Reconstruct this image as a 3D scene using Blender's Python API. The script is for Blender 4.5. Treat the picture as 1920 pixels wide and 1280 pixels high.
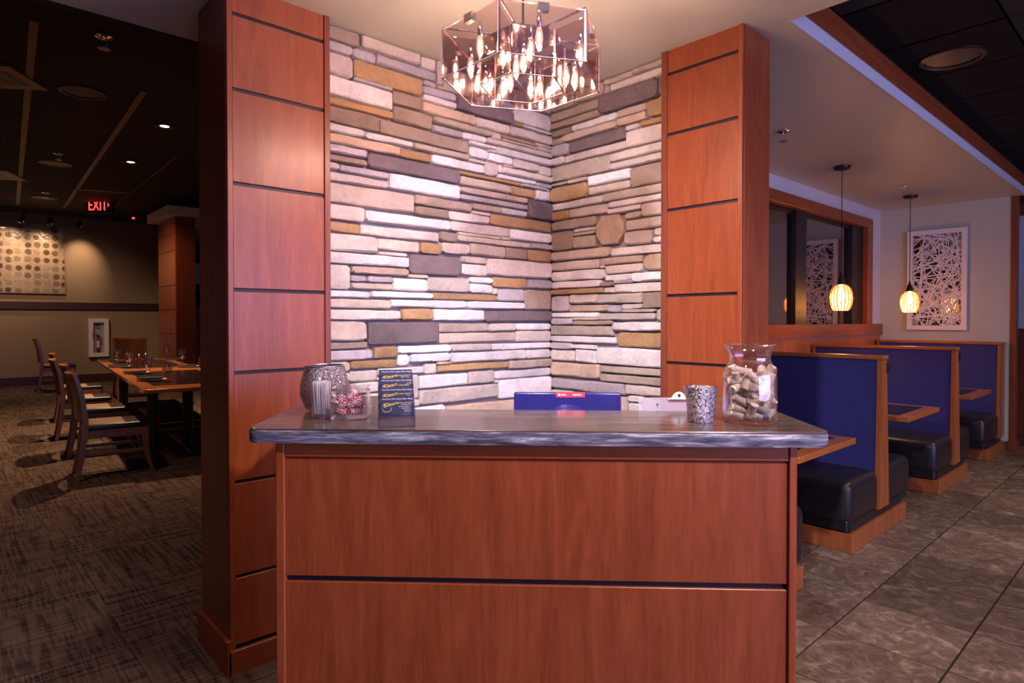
import bpy, bmesh, math, random
from mathutils import Vector, Matrix
random.seed(7)
for o in list(bpy.data.objects): bpy.data.objects.remove(o)
S = bpy.context.scene
COL = S.collection
PI = math.pi

# ------------------------------------------------------------------ camera, world, exposure, large lights
F, PITCH, YAW, CY, CX, EYE = 1175.05, .0139, .8287, 616.8, 960., 1.41
cd = bpy.data.cameras.new('camera'); cam = bpy.data.objects.new('camera', cd); COL.objects.link(cam)
cd.sensor_width = 36; cd.lens = F/1920*36; cd.shift_y = -(640-CY)/1920; cd.clip_start = .05; cd.clip_end = 100
cam.location = (0, 0, EYE); cam.rotation_euler = (PI/2-PITCH, 0, YAW-PI/2)
S.camera = cam
w = bpy.data.worlds.new('world'); S.world = w; w.use_nodes = True
w.node_tree.nodes['Background'].inputs[0].default_value = (.55, .40, .46, 1)
w.node_tree.nodes['Background'].inputs[1].default_value = .06
vs = S.view_settings
vs.view_transform = 'Standard'; vs.look = 'None'; vs.gamma = 1; vs.exposure = 0; vs.use_curve_mapping = False

def light(name, kind, loc, energy, color, target=None, **kw):
    d = bpy.data.lights.new(name, kind); d.energy = energy; d.color = color
    for k, v in kw.items(): setattr(d, k, v)
    o = bpy.data.objects.new(name, d); COL.objects.link(o); o.location = loc
    if target is not None:
        o.rotation_euler = (Vector(target)-Vector(loc)).to_track_quat('-Z', 'Y').to_euler()
    return o
# assumed daylight: unseen area light added behind the camera, no windows built
light('assumed_daylight', 'AREA', (2.2, -5.2, 1.75), 330, (.52, .48, 1.), (2.2, 3, 1.5), shape='RECTANGLE', size=6.5, size_y=2.3)
# added unseen fill spots for the stone niche and the desk front
light('foyer_downlight', 'SPOT', (.35, .75, 2.70), 370, (.90, .82, 1.), (2.45, 2.15, 1.15), spot_size=1.15, spot_blend=.9, shadow_soft_size=.06)
light('foyer_downlight', 'SPOT', (1.05, -.30, 2.70), 235, (1., .77, .68), (1.2, 1.2, .7), spot_size=1.7, spot_blend=.9, shadow_soft_size=.06)
# added unseen fill spots warming the aisle floor and bench ends
light('aisle_downlight', 'SPOT', (3.6, -.6, 2.90), 120, (1., .74, .50), (3.7, -.1, 0), spot_size=2.2, spot_blend=.9, shadow_soft_size=.06)
light('aisle_downlight', 'SPOT', (6.2, -.3, 2.90), 140, (1., .74, .50), (6.3, .3, 0), spot_size=2.2, spot_blend=.9, shadow_soft_size=.06)

# ------------------------------------------------------------------ pixel to place
cp, sp, cY, sY = math.cos(PITCH), math.sin(PITCH), math.cos(YAW), math.sin(YAW)
def ray(x, y):
    a = (x-CX)/F; b = -(y-CY)/F
    u = b*cp-sp; q = cp+b*sp
    return Vector((a*sY+q*cY, -a*cY+q*sY, u))
EO = Vector((0, 0, EYE))
def Zp(x, y, z): d = ray(x, y); return EO+d*((z-EYE)/d.z)
def Xp(x, y, X): d = ray(x, y); return EO+d*(X/d.x)
def Yp(x, y, Y): d = ray(x, y); return EO+d*(Y/d.y)
def Vp(x, y, v):                                   # plane facing the desk: returns desk u, v, z
    d = ray(x, y); p = EO+d*(v/((d.x+d.y)*.70711))
    return Vector(((p.x-p.y)*.70711, (p.x+p.y)*.70711, p.z))
def UV(u, v, z=0.): return Vector(((u+v)*.70711, (v-u)*.70711, z))

# ------------------------------------------------------------------ materials
def rgb(r, g, b):
    f = lambda c: ((c/255+.055)/1.055)**2.4 if c > 10 else c/255/12.92
    return (f(r), f(g), f(b), 1)
def newmat(name):
    m = bpy.data.materials.new(name); m.use_nodes = True
    nt = m.node_tree; return m, nt, nt.nodes['Principled BSDF']
def plain(name, col, rough=.5, metal=0., spec=None, coat=0., emit=None, estr=0., bump=0., bscale=200):
    m, nt, b = newmat(name)
    b.inputs['Base Color'].default_value = col; b.inputs['Roughness'].default_value = rough; b.inputs['Metallic'].default_value = metal
    if spec is not None: b.inputs['Specular IOR Level'].default_value = spec
    if coat: b.inputs['Coat Weight'].default_value = coat; b.inputs['Coat Roughness'].default_value = .12
    if emit: b.inputs['Emission Color'].default_value = emit; b.inputs['Emission Strength'].default_value = estr
    if bump:
        n = nt.nodes.new('ShaderNodeTexNoise'); n.inputs['Scale'].default_value = bscale; n.inputs['Detail'].default_value = 3
        t = nt.nodes.new('ShaderNodeTexCoord'); nt.links.new(t.outputs['Object'], n.inputs['Vector'])
        k = nt.nodes.new('ShaderNodeBump'); k.inputs['Strength'].default_value = bump; k.inputs['Distance'].default_value = .002
        nt.links.new(n.outputs['Fac'], k.inputs['Height']); nt.links.new(k.outputs['Normal'], b.inputs['Normal'])
    return m
def coords(nt, scale, rand=0.):
    t = nt.nodes.new('ShaderNodeTexCoord'); mp = nt.nodes.new('ShaderNodeMapping'); mp.inputs['Scale'].default_value = scale
    src = t.outputs['Object']
    if rand:
        oi = nt.nodes.new('ShaderNodeObjectInfo'); mu = nt.nodes.new('ShaderNodeVectorMath'); mu.operation = 'MULTIPLY_ADD'
        cb = nt.nodes.new('ShaderNodeCombineXYZ')
        for k in range(3): nt.links.new(oi.outputs['Random'], cb.inputs[k])
        mu.inputs[1].default_value = (rand, rand*.7, rand*1.3); nt.links.new(cb.outputs[0], mu.inputs[0]); nt.links.new(src, mu.inputs[2]); src = mu.outputs[0]
    nt.links.new(src, mp.inputs['Vector']); return mp.outputs['Vector']
def noise(nt, vec, scale, detail=4, rough=.55, dist=0.):
    n = nt.nodes.new('ShaderNodeTexNoise'); n.inputs['Scale'].default_value = scale; n.inputs['Detail'].default_value = detail
    n.inputs['Roughness'].default_value = rough; n.inputs['Distortion'].default_value = dist
    nt.links.new(vec, n.inputs['Vector']); return n.outputs['Fac']
def ramp(nt, fac, stops):
    r = nt.nodes.new('ShaderNodeValToRGB'); e = r.color_ramp.elements
    while len(e) < len(stops): e.new(.5)
    for k, (p, c) in enumerate(stops): e[k].position = p; e[k].color = c
    nt.links.new(fac, r.inputs['Fac']); return r.outputs['Color']
def mix(nt, fac, a, b, mode='MIX'):
    m = nt.nodes.new('ShaderNodeMix'); m.data_type = 'RGBA'; m.blend_type = mode
    for sock, v in ((m.inputs['Factor'], fac), (m.inputs['A'], a), (m.inputs['B'], b)):
        pass
    def put(i, v):
        if hasattr(v, 'is_linked') or hasattr(v, 'links'): nt.links.new(v, m.inputs[i])
        else: m.inputs[i].default_value = v
    put(0, fac); put(6, a); put(7, b); return m.outputs[2]
def bumpto(nt, b, h, strength, dist=.004):
    k = nt.nodes.new('ShaderNodeBump'); k.inputs['Strength'].default_value = strength; k.inputs['Distance'].default_value = dist
    nt.links.new(h, k.inputs['Height']); nt.links.new(k.outputs['Normal'], b.inputs['Normal'])

def wood(name, dark, mid, lightc, scale=(9, 9, .9), rough=.36, coat=.16, rand=5.):
    m, nt, b = newmat(name)
    v = coords(nt, scale, rand)
    n1 = noise(nt, v, 1.6, 5, .62, 1.6); n2 = noise(nt, v, 14, 3, .6, .3)
    c = ramp(nt, n1, [(.30, dark), (.52, mid), (.75, lightc)])
    c2 = mix(nt, .22, c, ramp(nt, n2, [(.35, dark), (.65, lightc)]), 'MIX')
    nt.links.new(c2, b.inputs['Base Color']); b.inputs['Roughness'].default_value = rough
    b.inputs['Coat Weight'].default_value = coat; b.inputs['Coat Roughness'].default_value = .25
    bumpto(nt, b, n2, .06, .001)
    return m
CD, CM, CL = (.205, .041, .011, 1), (.285, .062, .018, 1), (.37, .092, .030, 1)
M = {}
M['wood'] = wood('cherry_wood', CD, CM, CL)
M['wood_x'] = wood('cherry_wood_lengthwise', CD, CM, CL, (.9, 9, 9))
M['wood_y'] = wood('cherry_wood_crosswise', CD, CM, CL, (9, .9, 9))
M['wood_trim'] = wood('cherry_trim', (.15, .034, .013, 1), (.20, .046, .018, 1), (.25, .062, .025, 1))
M['booth_wood'] = wood('honey_cherry_wood', (.26, .070, .018, 1), (.36, .105, .028, 1), (.44, .14, .04, 1), (9, 9, 1.2))
M['booth_wood_y'] = wood('honey_cherry_rail', (.26, .070, .018, 1), (.36, .105, .028, 1), (.44, .14, .04, 1), (9, .9, 9))
M['table_wood'] = wood('table_edge_wood', (.36, .095, .018, 1), (.47, .14, .028, 1), (.55, .18, .04, 1), (9, .9, 9), .2, .5)
M['chair_wood'] = wood('chair_wood', (.13, .045, .013, 1), (.19, .068, .019, 1), (.26, .095, .028, 1), (9, 9, 1.5), .3, .4)
M['reveal'] = plain('dark_reveal', (.013, .009, .022, 1), .5)
M['black'] = plain('black_metal', (.012, .011, .013, 1), .4)
M['black_gloss'] = plain('black_laminate', (.018, .014, .016, 1), .12)
M['vinyl'] = plain('black_vinyl', (.016, .013, .016, 1), .34, bump=.25, bscale=260)
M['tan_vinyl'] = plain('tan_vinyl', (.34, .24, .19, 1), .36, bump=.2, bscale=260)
M['chrome'] = plain('chrome', (.75, .73, .74, 1), .12, 1.)
M['steel'] = plain('brushed_steel', (.55, .54, .56, 1), .3, 1.)
M['bronze'] = plain('dark_bronze', (.05, .032, .022, 1), .4, .6)
M['white'] = plain('white_paint', (.78, .74, .76, 1), .45)
M['ceramic'] = plain('white_ceramic', (.85, .84, .88, 1), .12)
M['napkin'] = plain('black_napkin', (.012, .011, .016, 1), .8, bump=.3, bscale=500)
M['sage'] = plain('sage_wall_paint', (.50, .51, .44, 1), .8, bump=.12, bscale=320)
M['beige'] = plain('brown_beige_wall_paint', (.30, .225, .155, 1), .8, bump=.12, bscale=320)
M['ceil'] = plain('ceiling_paint', (.57, .545, .45, 1), .45, bump=.05, bscale=300)
M['fascia'] = plain('fascia_white', (.62, .62, .68, 1), .6)
M['ceil_black'] = plain('black_ceiling_tile', (.009, .0065, .008, 1), .8, bump=.5, bscale=420)
M['ceil_grid'] = plain('black_ceiling_grid', (.010, .008, .009, 1), .5)
M['tbar'] = plain('tan_ceiling_bar', (.20, .14, .09, 1), .5)  # track light spill painted into the colour of the grid bars
M['grille'] = plain('tan_grille', (.30, .22, .15, 1), .5)
M['plum'] = plain('dark_plum_trim', (.06, .022, .024, 1), .4)
M['red'] = plain('red_enamel', (.35, .02, .018, 1), .25)
M['red_label'] = plain('red_label', (.85, .05, .10, 1), .4)
M['navy_gloss'] = plain('navy_plastic', (.020, .018, .125, 1), .2)
M['card'] = plain('navy_card', (.016, .016, .075, 1), .45)
M['gold'] = plain('yellow_print', (.85, .66, .12, 1), .5)
M['white_print'] = plain('white_print', (.85, .85, .95, 1), .5)
M['exit_red'] = plain('exit_red', (.5, .02, .02, 1), .5, emit=(1., .03, .03, 1), estr=5.)
M['bulb'] = plain('candle_filament', (1, .8, .6, 1), .3, emit=(1., .74, .60, 1), estr=1450.)
M['pendant_bulb'] = plain('pendant_bulb', (1, .8, .5, 1), .3, emit=(1., .62, .28, 1), estr=120.)
M['lamp_disc'] = plain('downlight_lens', (1, .8, .6, 1), .3, emit=(1., .62, .36, 1), estr=14.)
M['paper'] = plain('toothpick_paper', (.90, .87, .89, 1), .7)
M['candy_white'] = plain('peppermint_white', (.90, .86, .86, 1), .25)
M['candy_red'] = plain('peppermint_red', (.72, .04, .09, 1), .25)

def thin_glass(name, tint=(1, 1, 1, 1), base=.04, rough=.02, gcol=(1, 1, 1, 1), power=1.):
    m, nt, b = newmat(name); nt.nodes.remove(b)
    out = nt.nodes['Material Output']
    t = nt.nodes.new('ShaderNodeBsdfTransparent'); t.inputs[0].default_value = tint
    g = nt.nodes.new('ShaderNodeBsdfGlossy'); g.inputs['Roughness'].default_value = rough; g.inputs['Color'].default_value = gcol
    lw = nt.nodes.new('ShaderNodeLayerWeight'); lw.inputs['Blend'].default_value = .5
    pw = nt.nodes.new('ShaderNodeMath'); pw.operation = 'POWER'; pw.inputs[1].default_value = 4.
    nt.links.new(lw.outputs['Facing'], pw.inputs[0])
    ma = nt.nodes.new('ShaderNodeMath'); ma.operation = 'MULTIPLY_ADD'; ma.inputs[1].default_value = (1-base)*power; ma.inputs[2].default_value = base; ma.use_clamp = True
    nt.links.new(pw.outputs[0], ma.inputs[0])
    mx = nt.nodes.new('ShaderNodeMixShader'); nt.links.new(ma.outputs[0], mx.inputs[0]); nt.links.new(t.outputs[0], mx.inputs[1]); nt.links.new(g.outputs[0], mx.inputs[2])
    nt.links.new(mx.outputs[0], out.inputs['Surface']); return m
M['glass'] = thin_glass('clear_glass', (.95, .94, .97, 1), .10)
M['goblet_glass'] = thin_glass('goblet_glass', (.92, .90, .96, 1), .22, .03)
M['panel_edge'] = plain('polished_acrylic_edge', (.34, .24, .24, 1), .15, .3)
M['acrylic'] = thin_glass('clear_acrylic', (.90, .88, .97, 1), .13)
M['frost'] = plain('lilac_acrylic_sheet', (.62, .55, .66, 1), .15); M['frost'].node_tree.nodes['Principled BSDF'].inputs['Alpha'].default_value = .38
M['clip_white'] = plain('pale_clip', (.75, .76, .80, 1), .25)
M['wrapper'] = thin_glass('clear_wrapper', (.96, .9, .92, 1), .12, .25)
M['window_glass'] = thin_glass('smoked_window_glass', (.42, .38, .36, 1), .30, .01, (.85, .80, .86, 1))
M['mirror_acrylic'] = thin_glass('smoked_mirror_acrylic', (.90, .82, .81, 1), .13, .015, (.95, .86, .90, 1), .6)
M['mirror'] = plain('bronze_mirror', (.42, .36, .30, 1), .07, 1.)
M['plate_mirror'] = plain('polished_plate', (.55, .46, .46, 1), .1, 1.)

def mk_speckle(name, dens, base, alpha, lo, hi):
    m, nt, b = newmat(name); out = nt.nodes['Material Output']
    v = coords(nt, (1, 1, 1)); n = noise(nt, v, dens, 4, .7)
    nt.links.new(ramp(nt, noise(nt, v, dens*1.25, 3, .7), [(.40, tuple(x*.22 for x in base[:3])+(1,)), (.50, base)]), b.inputs['Base Color']); b.inputs['Metallic'].default_value = 1; b.inputs['Roughness'].default_value = .2
    bumpto(nt, b, n, .9, .006)
    t = nt.nodes.new('ShaderNodeBsdfTransparent'); t.inputs[0].default_value = (.85, .75, .75, 1)
    f = ramp(nt, n, [(lo, (.12, .12, .12, 1)), (hi, (alpha, alpha, alpha, 1))])
    mx = nt.nodes.new('ShaderNodeMixShader'); nt.links.new(f, mx.inputs[0]); nt.links.new(t.outputs[0], mx.inputs[1]); nt.links.new(b.outputs[0], mx.inputs[2])
    nt.links.new(mx.outputs[0], out.inputs['Surface']); return m
M['mercury'] = mk_speckle('mercury_glass', 125, (.86, .78, .82, 1), .97, .36, .44)
M['mosaic'] = mk_speckle('speckled_glass', 150, (.88, .84, .92, 1), .85, .47, .53)

M['bulb_glass'] = thin_glass('warm_bulb_glass', (1, .93, .86, 1), .08)
_n = M['bulb_glass'].node_tree; _a = _n.nodes.new('ShaderNodeAddShader'); _e = _n.nodes.new('ShaderNodeEmission'); _e.inputs[0].default_value = (1, .62, .42, 1); _e.inputs[1].default_value = .8
_o = _n.nodes['Material Output']; _s = _o.inputs['Surface'].links[0].from_socket; _n.links.new(_s, _a.inputs[0]); _n.links.new(_e.outputs[0], _a.inputs[1]); _n.links.new(_a.outputs[0], _o.inputs['Surface'])
def mk_shade():
    m, nt, b = newmat('amber_ribbed_glass'); nt.nodes.remove(b); out = nt.nodes['Material Output']
    t = nt.nodes.new('ShaderNodeBsdfTransparent'); t.inputs[0].default_value = (.85, .52, .24, 1)
    tr = nt.nodes.new('ShaderNodeBsdfTranslucent'); tr.inputs[0].default_value = (.55, .25, .07, 1)
    mx = nt.nodes.new('ShaderNodeMixShader'); mx.inputs[0].default_value = .55
    nt.links.new(t.outputs[0], mx.inputs[1]); nt.links.new(tr.outputs[0], mx.inputs[2]); nt.links.new(mx.outputs[0], out.inputs['Surface']); return m
M['shade'] = mk_shade()
M['rib'] = plain('amber_rib', (.45, .18, .05, 1), .3, emit=(1., .36, .08, 1), estr=.12)

def mk_stone(name, c, var=.35):
    m, nt, b = newmat(name); v = coords(nt, (1, 1, 1), 9.)
    n1 = noise(nt, v, 5, 5, .6, .4); n2 = noise(nt, v, 38, 5, .65)
    lo = tuple(x*(1-var) for x in c[:3])+(1,); hi = tuple(min(.9, x*(1+var*.6)) for x in c[:3])+(1,)
    col = ramp(nt, n1, [(.30, lo), (.55, c), (.75, hi)])
    col = mix(nt, .35, col, ramp(nt, n2, [(.3, lo), (.7, hi)]), 'MIX')
    oi = nt.nodes.new('ShaderNodeObjectInfo'); hs = nt.nodes.new('ShaderNodeHueSaturation')
    mr = nt.nodes.new('ShaderNodeMapRange'); mr.inputs[3].default_value = .82; mr.inputs[4].default_value = 1.15
    nt.links.new(oi.outputs['Random'], mr.inputs[0]); nt.links.new(mr.outputs[0], hs.inputs['Value']); nt.links.new(col, hs.inputs['Color'])
    nt.links.new(hs.outputs[0], b.inputs['Base Color']); b.inputs['Roughness'].default_value = .85
    n3 = noise(nt, v, 14, 6, .7, .5); bumpto(nt, b, n3, .9, .012); return m
STONE = {k: mk_stone('stone_'+n, c) for k, n, c in (
    ('W', 'cream', (.74, .70, .70, 1)), ('L', 'pale_buff', (.60, .52, .47, 1)), ('T', 'tan', (.50, .41, .345, 1)), ('O', 'ochre', (.42, .26, .13, 1)),
    ('B', 'brown', (.35, .26, .205, 1)), ('D', 'dark_umber', (.185, .14, .15, 1)), ('G', 'grey', (.44, .39, .42, 1)), ('R', 'rose_buff', (.58, .43, .32, 1)))}
M['mortar'] = plain('stone_backing', (.30, .265, .31, 1), .9, bump=.6, bscale=60)

def mk_tile():
    m, nt, b = newmat('slate_tile'); v = coords(nt, (1, 1, 1), 13.)
    n1 = noise(nt, v, 3.0, 7, .66, 2.6); n2 = noise(nt, v, 11, 7, .72, 1.6)
    c = ramp(nt, n1, [(.30, (.080, .052, .038, 1)), (.46, (.15, .103, .074, 1)), (.56, (.175, .122, .09, 1)), (.66, (.39, .285, .215, 1))])
    c = mix(nt, .42, c, ramp(nt, n2, [(.38, (.055, .04, .032, 1)), (.52, (.15, .112, .088, 1)), (.64, (.42, .33, .27, 1))]), 'MIX')
    oi = nt.nodes.new('ShaderNodeObjectInfo'); hs = nt.nodes.new('ShaderNodeHueSaturation'); mr = nt.nodes.new('ShaderNodeMapRange'); mr.inputs[3].default_value = .68; mr.inputs[4].default_value = 1.30
    nt.links.new(oi.outputs['Random'], mr.inputs[0]); nt.links.new(mr.outputs[0], hs.inputs['Value']); nt.links.new(c, hs.inputs['Color']); c = hs.outputs[0]
    nt.links.new(c, b.inputs['Base Color']); b.inputs['Roughness'].default_value = .42
    bumpto(nt, b, n2, .15, .002); return m
M['tile'] = mk_tile()
M['grout'] = plain('dark_grout', (.03, .022, .018, 1), .9)

def mk_carpet(name, rot):
    m, nt, b = newmat(name)
    v = coords(nt, (48, 2.4, 1) if not rot else (2.4, 48, 1), 11.)
    v2 = coords(nt, (5, 95, 1) if not rot else (95, 5, 1), 5.)
    n1 = noise(nt, v, 1., 2, .5); n2 = noise(nt, v2, 1., 3, .6); 
    c = ramp(nt, n1, [(.40, (.016, .009, .010, 1)), (.455, (.105, .068, .056, 1)), (.62, (.175, .122, .098, 1))])
    c = mix(nt, .5, c, ramp(nt, n2, [(.40, (.036, .023, .021, 1)), (.6, (.195, .138, .11, 1))]), 'MIX')
    nt.links.new(c, b.inputs['Base Color']); b.inputs['Roughness'].default_value = .95; b.inputs['Specular IOR Level'].default_value = .1
    bumpto(nt, b, n1, .5, .004); return m
M['carpet_a'] = mk_carpet('carpet_stripes_along', False); M['carpet_b'] = mk_carpet('carpet_stripes_across', True)

def mk_fabric():
    m, nt, b = newmat('navy_upholstery'); v = coords(nt, (1, 1, 1))
    n = noise(nt, v, 300, 2, .5)
    nt.links.new(ramp(nt, n, [(.35, (.012, .012, .095, 1)), (.7, (.023, .023, .20, 1))]), b.inputs['Base Color'])
    b.inputs['Roughness'].default_value = .7; b.inputs['Sheen Weight'].default_value = .15; bumpto(nt, b, n, .4, .002); return m
M['navy'] = mk_fabric()

def mk_counter(name, edge):
    m, nt, b = newmat(name)
    v = coords(nt, (1.6, 22, 22) if not edge else (7, 7, 75))
    n1 = noise(nt, v, 1.5, 6, .65, .6)
    if edge: st = [(.34, (.045, .042, .075, 1)), (.48, (.15, .145, .20, 1)), (.58, (.30, .29, .37, 1)), (.68, (.68, .66, .75, 1))]
    else: st = [(.32, (.050, .036, .031, 1)), (.52, (.10, .072, .062, 1)), (.72, (.20, .15, .135, 1))]
    nt.links.new(ramp(nt, n1, st), b.inputs['Base Color']); b.inputs['Roughness'].default_value = .38 if edge else .16
    b.inputs['Specular IOR Level'].default_value = .5 if edge else .36; bumpto(nt, b, n1, .35 if edge else .02, .003); return m
M['counter'] = mk_counter('dark_laminate_top', False); M['counter_edge'] = mk_counter('streaked_slate_edge', True)

def mk_cork():
    m, nt, b = newmat('cork'); v = coords(nt, (1, 1, 1), 3.); n = noise(nt, v, 120, 5, .7); n2 = noise(nt, v, 30, 3)
    c = ramp(nt, n, [(.33, (.26, .17, .11, 1)), (.45, (.62, .49, .37, 1)), (.7, (.80, .68, .55, 1))])
    oi = nt.nodes.new('ShaderNodeObjectInfo'); hs = nt.nodes.new('ShaderNodeHueSaturation'); mr = nt.nodes.new('ShaderNodeMapRange'); mr.inputs[3].default_value = .72; mr.inputs[4].default_value = 1.2
    nt.links.new(oi.outputs['Random'], mr.inputs[0]); nt.links.new(mr.outputs[0], hs.inputs['Value']); nt.links.new(c, hs.inputs['Color'])
    nt.links.new(hs.outputs[0], b.inputs['Base Color']); b.inputs['Roughness'].default_value = .8; bumpto(nt, b, n, .3, .001); return m
M['cork'] = mk_cork(); M['cork_wine'] = plain('wine_stained_cork', (.34, .14, .16, 1), .8); M['cork_print'] = plain('cork_print', (.12, .09, .07, 1), .8)

def mk_painting():
    m, nt, b = newmat('dotted_painting')
    t = nt.nodes.new('ShaderNodeTexCoord'); mp = nt.nodes.new('ShaderNodeMapping'); mp.inputs['Scale'].default_value = (6.2, 1, 6.0)
    nt.links.new(t.outputs['Object'], mp.inputs['Vector'])
    vo = nt.nodes.new('ShaderNodeTexVoronoi'); vo.inputs['Randomness'].default_value = .2; vo.inputs['Scale'].default_value = 1.; vo.voronoi_dimensions = '3D'
    nt.links.new(mp.outputs[0], vo.inputs['Vector'])
    n = noise(nt, mp.outputs[0], 2.5, 4)
    f = ramp(nt, vo.outputs['Distance'], [(.36, (1, 1, 1, 1)), (.46, (0, 0, 0, 1))])
    g = mix(nt, 1., f, ramp(nt, vo.outputs['Color'], [(.2, (.15, .15, .15, 1)), (.7, (1, 1, 1, 1))]), 'MULTIPLY')
    c = mix(nt, g, ramp(nt, n, [(.3, (.34, .265, .195, 1)), (.7, (.47, .385, .30, 1))]), (.10, .066, .042, 1), 'MIX')
    nt.links.new(c, b.inputs['Base Color']); b.inputs['Roughness'].default_value = .16; b.inputs['Coat Weight'].default_value = 1.; b.inputs['Coat Roughness'].default_value = .05
    bumpto(nt, b, n, .5, .02); return m
M['painting'] = mk_painting()

# ------------------------------------------------------------------ mesh helpers
class MB:
    def __init__(s): s.bm = bmesh.new()
    def box(s, lo, hi, r=0., seg=2, rot=None, mi=0):
        lo, hi = Vector(lo), Vector(hi)
        mt = Matrix.Translation((lo+hi)/2) if rot is None else rot @ Matrix.Translation((lo+hi)/2)
        g = bmesh.ops.create_cube(s.bm, size=1, matrix=mt @ Matrix.Diagonal((*(hi-lo), 1)))
        if r > 0:
            es = list({e for v in g['verts'] for e in v.link_edges})
            bmesh.ops.bevel(s.bm, geom=es, offset=r, segments=seg, profile=.5, affect='EDGES', clamp_overlap=True)
        return s
    def poly(s, pts, faces, mi=0):
        vs = [s.bm.verts.new(p) for p in pts]
        for f in faces:
            try: s.bm.faces.new([vs[i] for i in f]).material_index = mi
            except ValueError: pass
        return s
    def prism(s, pts, axis, a, b):                 # polygon extruded along an axis
        put = {'x': lambda p, t: (t, p[0], p[1]), 'y': lambda p, t: (p[0], t, p[1]), 'z': lambda p, t: (p[0], p[1], t)}[axis]
        n = len(pts); P = [put(p, a) for p in pts]+[put(p, b) for p in pts]
        fs = [list(range(n))[::-1], list(range(n, 2*n))]+[[i, (i+1) % n, n+(i+1) % n, n+i] for i in range(n)]
        return s.poly(P, fs)
    def lathe(s, prof, seg=24, c=(0, 0, 0), mt=None, cap=True):
        P, fs = [], []; c = Vector(c)
        for r, z in prof:
            for k in range(seg):
                a = 2*PI*k/seg; p = Vector((r*math.cos(a), r*math.sin(a), z))
                P.append((mt @ p if mt else p)+c)
        for j in range(len(prof)-1):
            for k in range(seg):
                k2 = (k+1) % seg; fs.append([j*seg+k, j*seg+k2, (j+1)*seg+k2, (j+1)*seg+k])
        if cap:
            if prof[0][0] > 1e-6: fs.append(list(range(seg))[::-1])
            if prof[-1][0] > 1e-6: fs.append([(len(prof)-1)*seg+k for k in range(seg)])
        return s.poly(P, fs)
    def tube(s, pts, r, seg=8):
        pts = [Vector(p) for p in pts]; P, fs = [], []; n = len(pts)
        rr = r if isinstance(r, (list, tuple)) else [r]*n
        up = Vector((.013, .07, 1)).normalized()
        for i, p in enumerate(pts):
            d = (pts[min(i+1, n-1)]-pts[max(i-1, 0)]).normalized()
            u = d.cross(up); u = u.normalized() if u.length > .05 else d.cross(Vector((1, .1, 0))).normalized()
            q = d.cross(u)
            for k in range(seg):
                a = 2*PI*k/seg; P.append(p+(u*math.cos(a)+q*math.sin(a))*rr[i])
        for i in range(n-1):
            for k in range(seg):
                k2 = (k+1) % seg; fs.append([i*seg+k, i*seg+k2, (i+1)*seg+k2, (i+1)*seg+k])
        fs += [list(range(seg))[::-1], [(n-1)*seg+k for k in range(seg)]]
        return s.poly(P, fs)
    def strip(s, path, th, y0, y1, bulge=0., ny=1):  # x,z path with thickness, swept along y (bowed by bulge)
        path = [Vector(p) for p in path]; n = len(path); L, R = [], []
        for i, p in enumerate(path):
            d = (path[min(i+1, n-1)]-path[max(i-1, 0)]).normalized(); nn = Vector((d.y, -d.x)); t = th[i] if isinstance(th, (list, tuple)) else th
            L.append(p-nn*t/2); R.append(p+nn*t/2)
        ring = L+R[::-1]; m = len(ring); P, fs = [], []
        for j in range(ny+1):
            t = j/ny; y = y0+(y1-y0)*t; bx = -bulge*(1-(2*t-1)**2)
            P += [(q.x+bx, y, q.y) for q in ring]
        for j in range(ny):
            for k in range(m): k2 = (k+1) % m; fs.append([j*m+k, j*m+k2, (j+1)*m+k2, (j+1)*m+k])
        fs += [list(range(m))[::-1], [ny*m+k for k in range(m)]]
        return s.poly(P, fs)
    def mesh(s, name, mats, smooth=False):
        bmesh.ops.recalc_face_normals(s.bm, faces=s.bm.faces[:])
        me = bpy.data.meshes.new(name); s.bm.to_mesh(me); s.bm.free()
        for m in (mats if isinstance(mats, (list, tuple)) else [mats]): me.materials.append(m)
        if smooth:
            me.polygons.foreach_set('use_smooth', [True]*len(me.polygons)); me.set_sharp_from_angle(angle=math.radians(smooth if smooth is not True else 40))
        return me
    def build(s, name, mats, parent=None, smooth=False, loc=None, rot=None):
        return link(name, s.mesh(name, mats, smooth), parent, loc, rot)
def link(name, me, parent=None, loc=None, rot=None):
    o = bpy.data.objects.new(name, me); COL.objects.link(o)
    if parent is not None: o.parent = parent
    if loc is not None: o.location = loc
    if rot is not None: o.rotation_euler = rot
    return o
def tag(o, label, cat, group=None, kind=None):
    o['label'] = label; o['category'] = cat
    if group: o['group'] = group
    if kind: o['kind'] = kind
    return o
def thing(name, label, cat, loc=(0, 0, 0), rz=0., group=None):
    o = bpy.data.objects.new(name, None); o.empty_display_size = .05; COL.objects.link(o)
    o.location = loc; o.rotation_euler = (0, 0, rz); return tag(o, label, cat, group)
def struct(o, label=None):
    o['kind'] = 'structure'
    if label: o['label'] = label; o['category'] = o.name.split('_')[0].split('.')[0]
    return o
def dup(root, loc, rz=None, label=None, group=None, scale=None):
    r = root.copy(); COL.objects.link(r); r.location = loc
    if rz is not None: r.rotation_euler = (0, 0, rz)
    if label: r['label'] = label
    if group: r['group'] = group
    if scale: r.scale = (scale,)*3
    for ch in root.children:
        c = ch.copy(); COL.objects.link(c); c.parent = r
        for g in ch.children:
            d = g.copy(); COL.objects.link(d); d.parent = c
    return r
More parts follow.
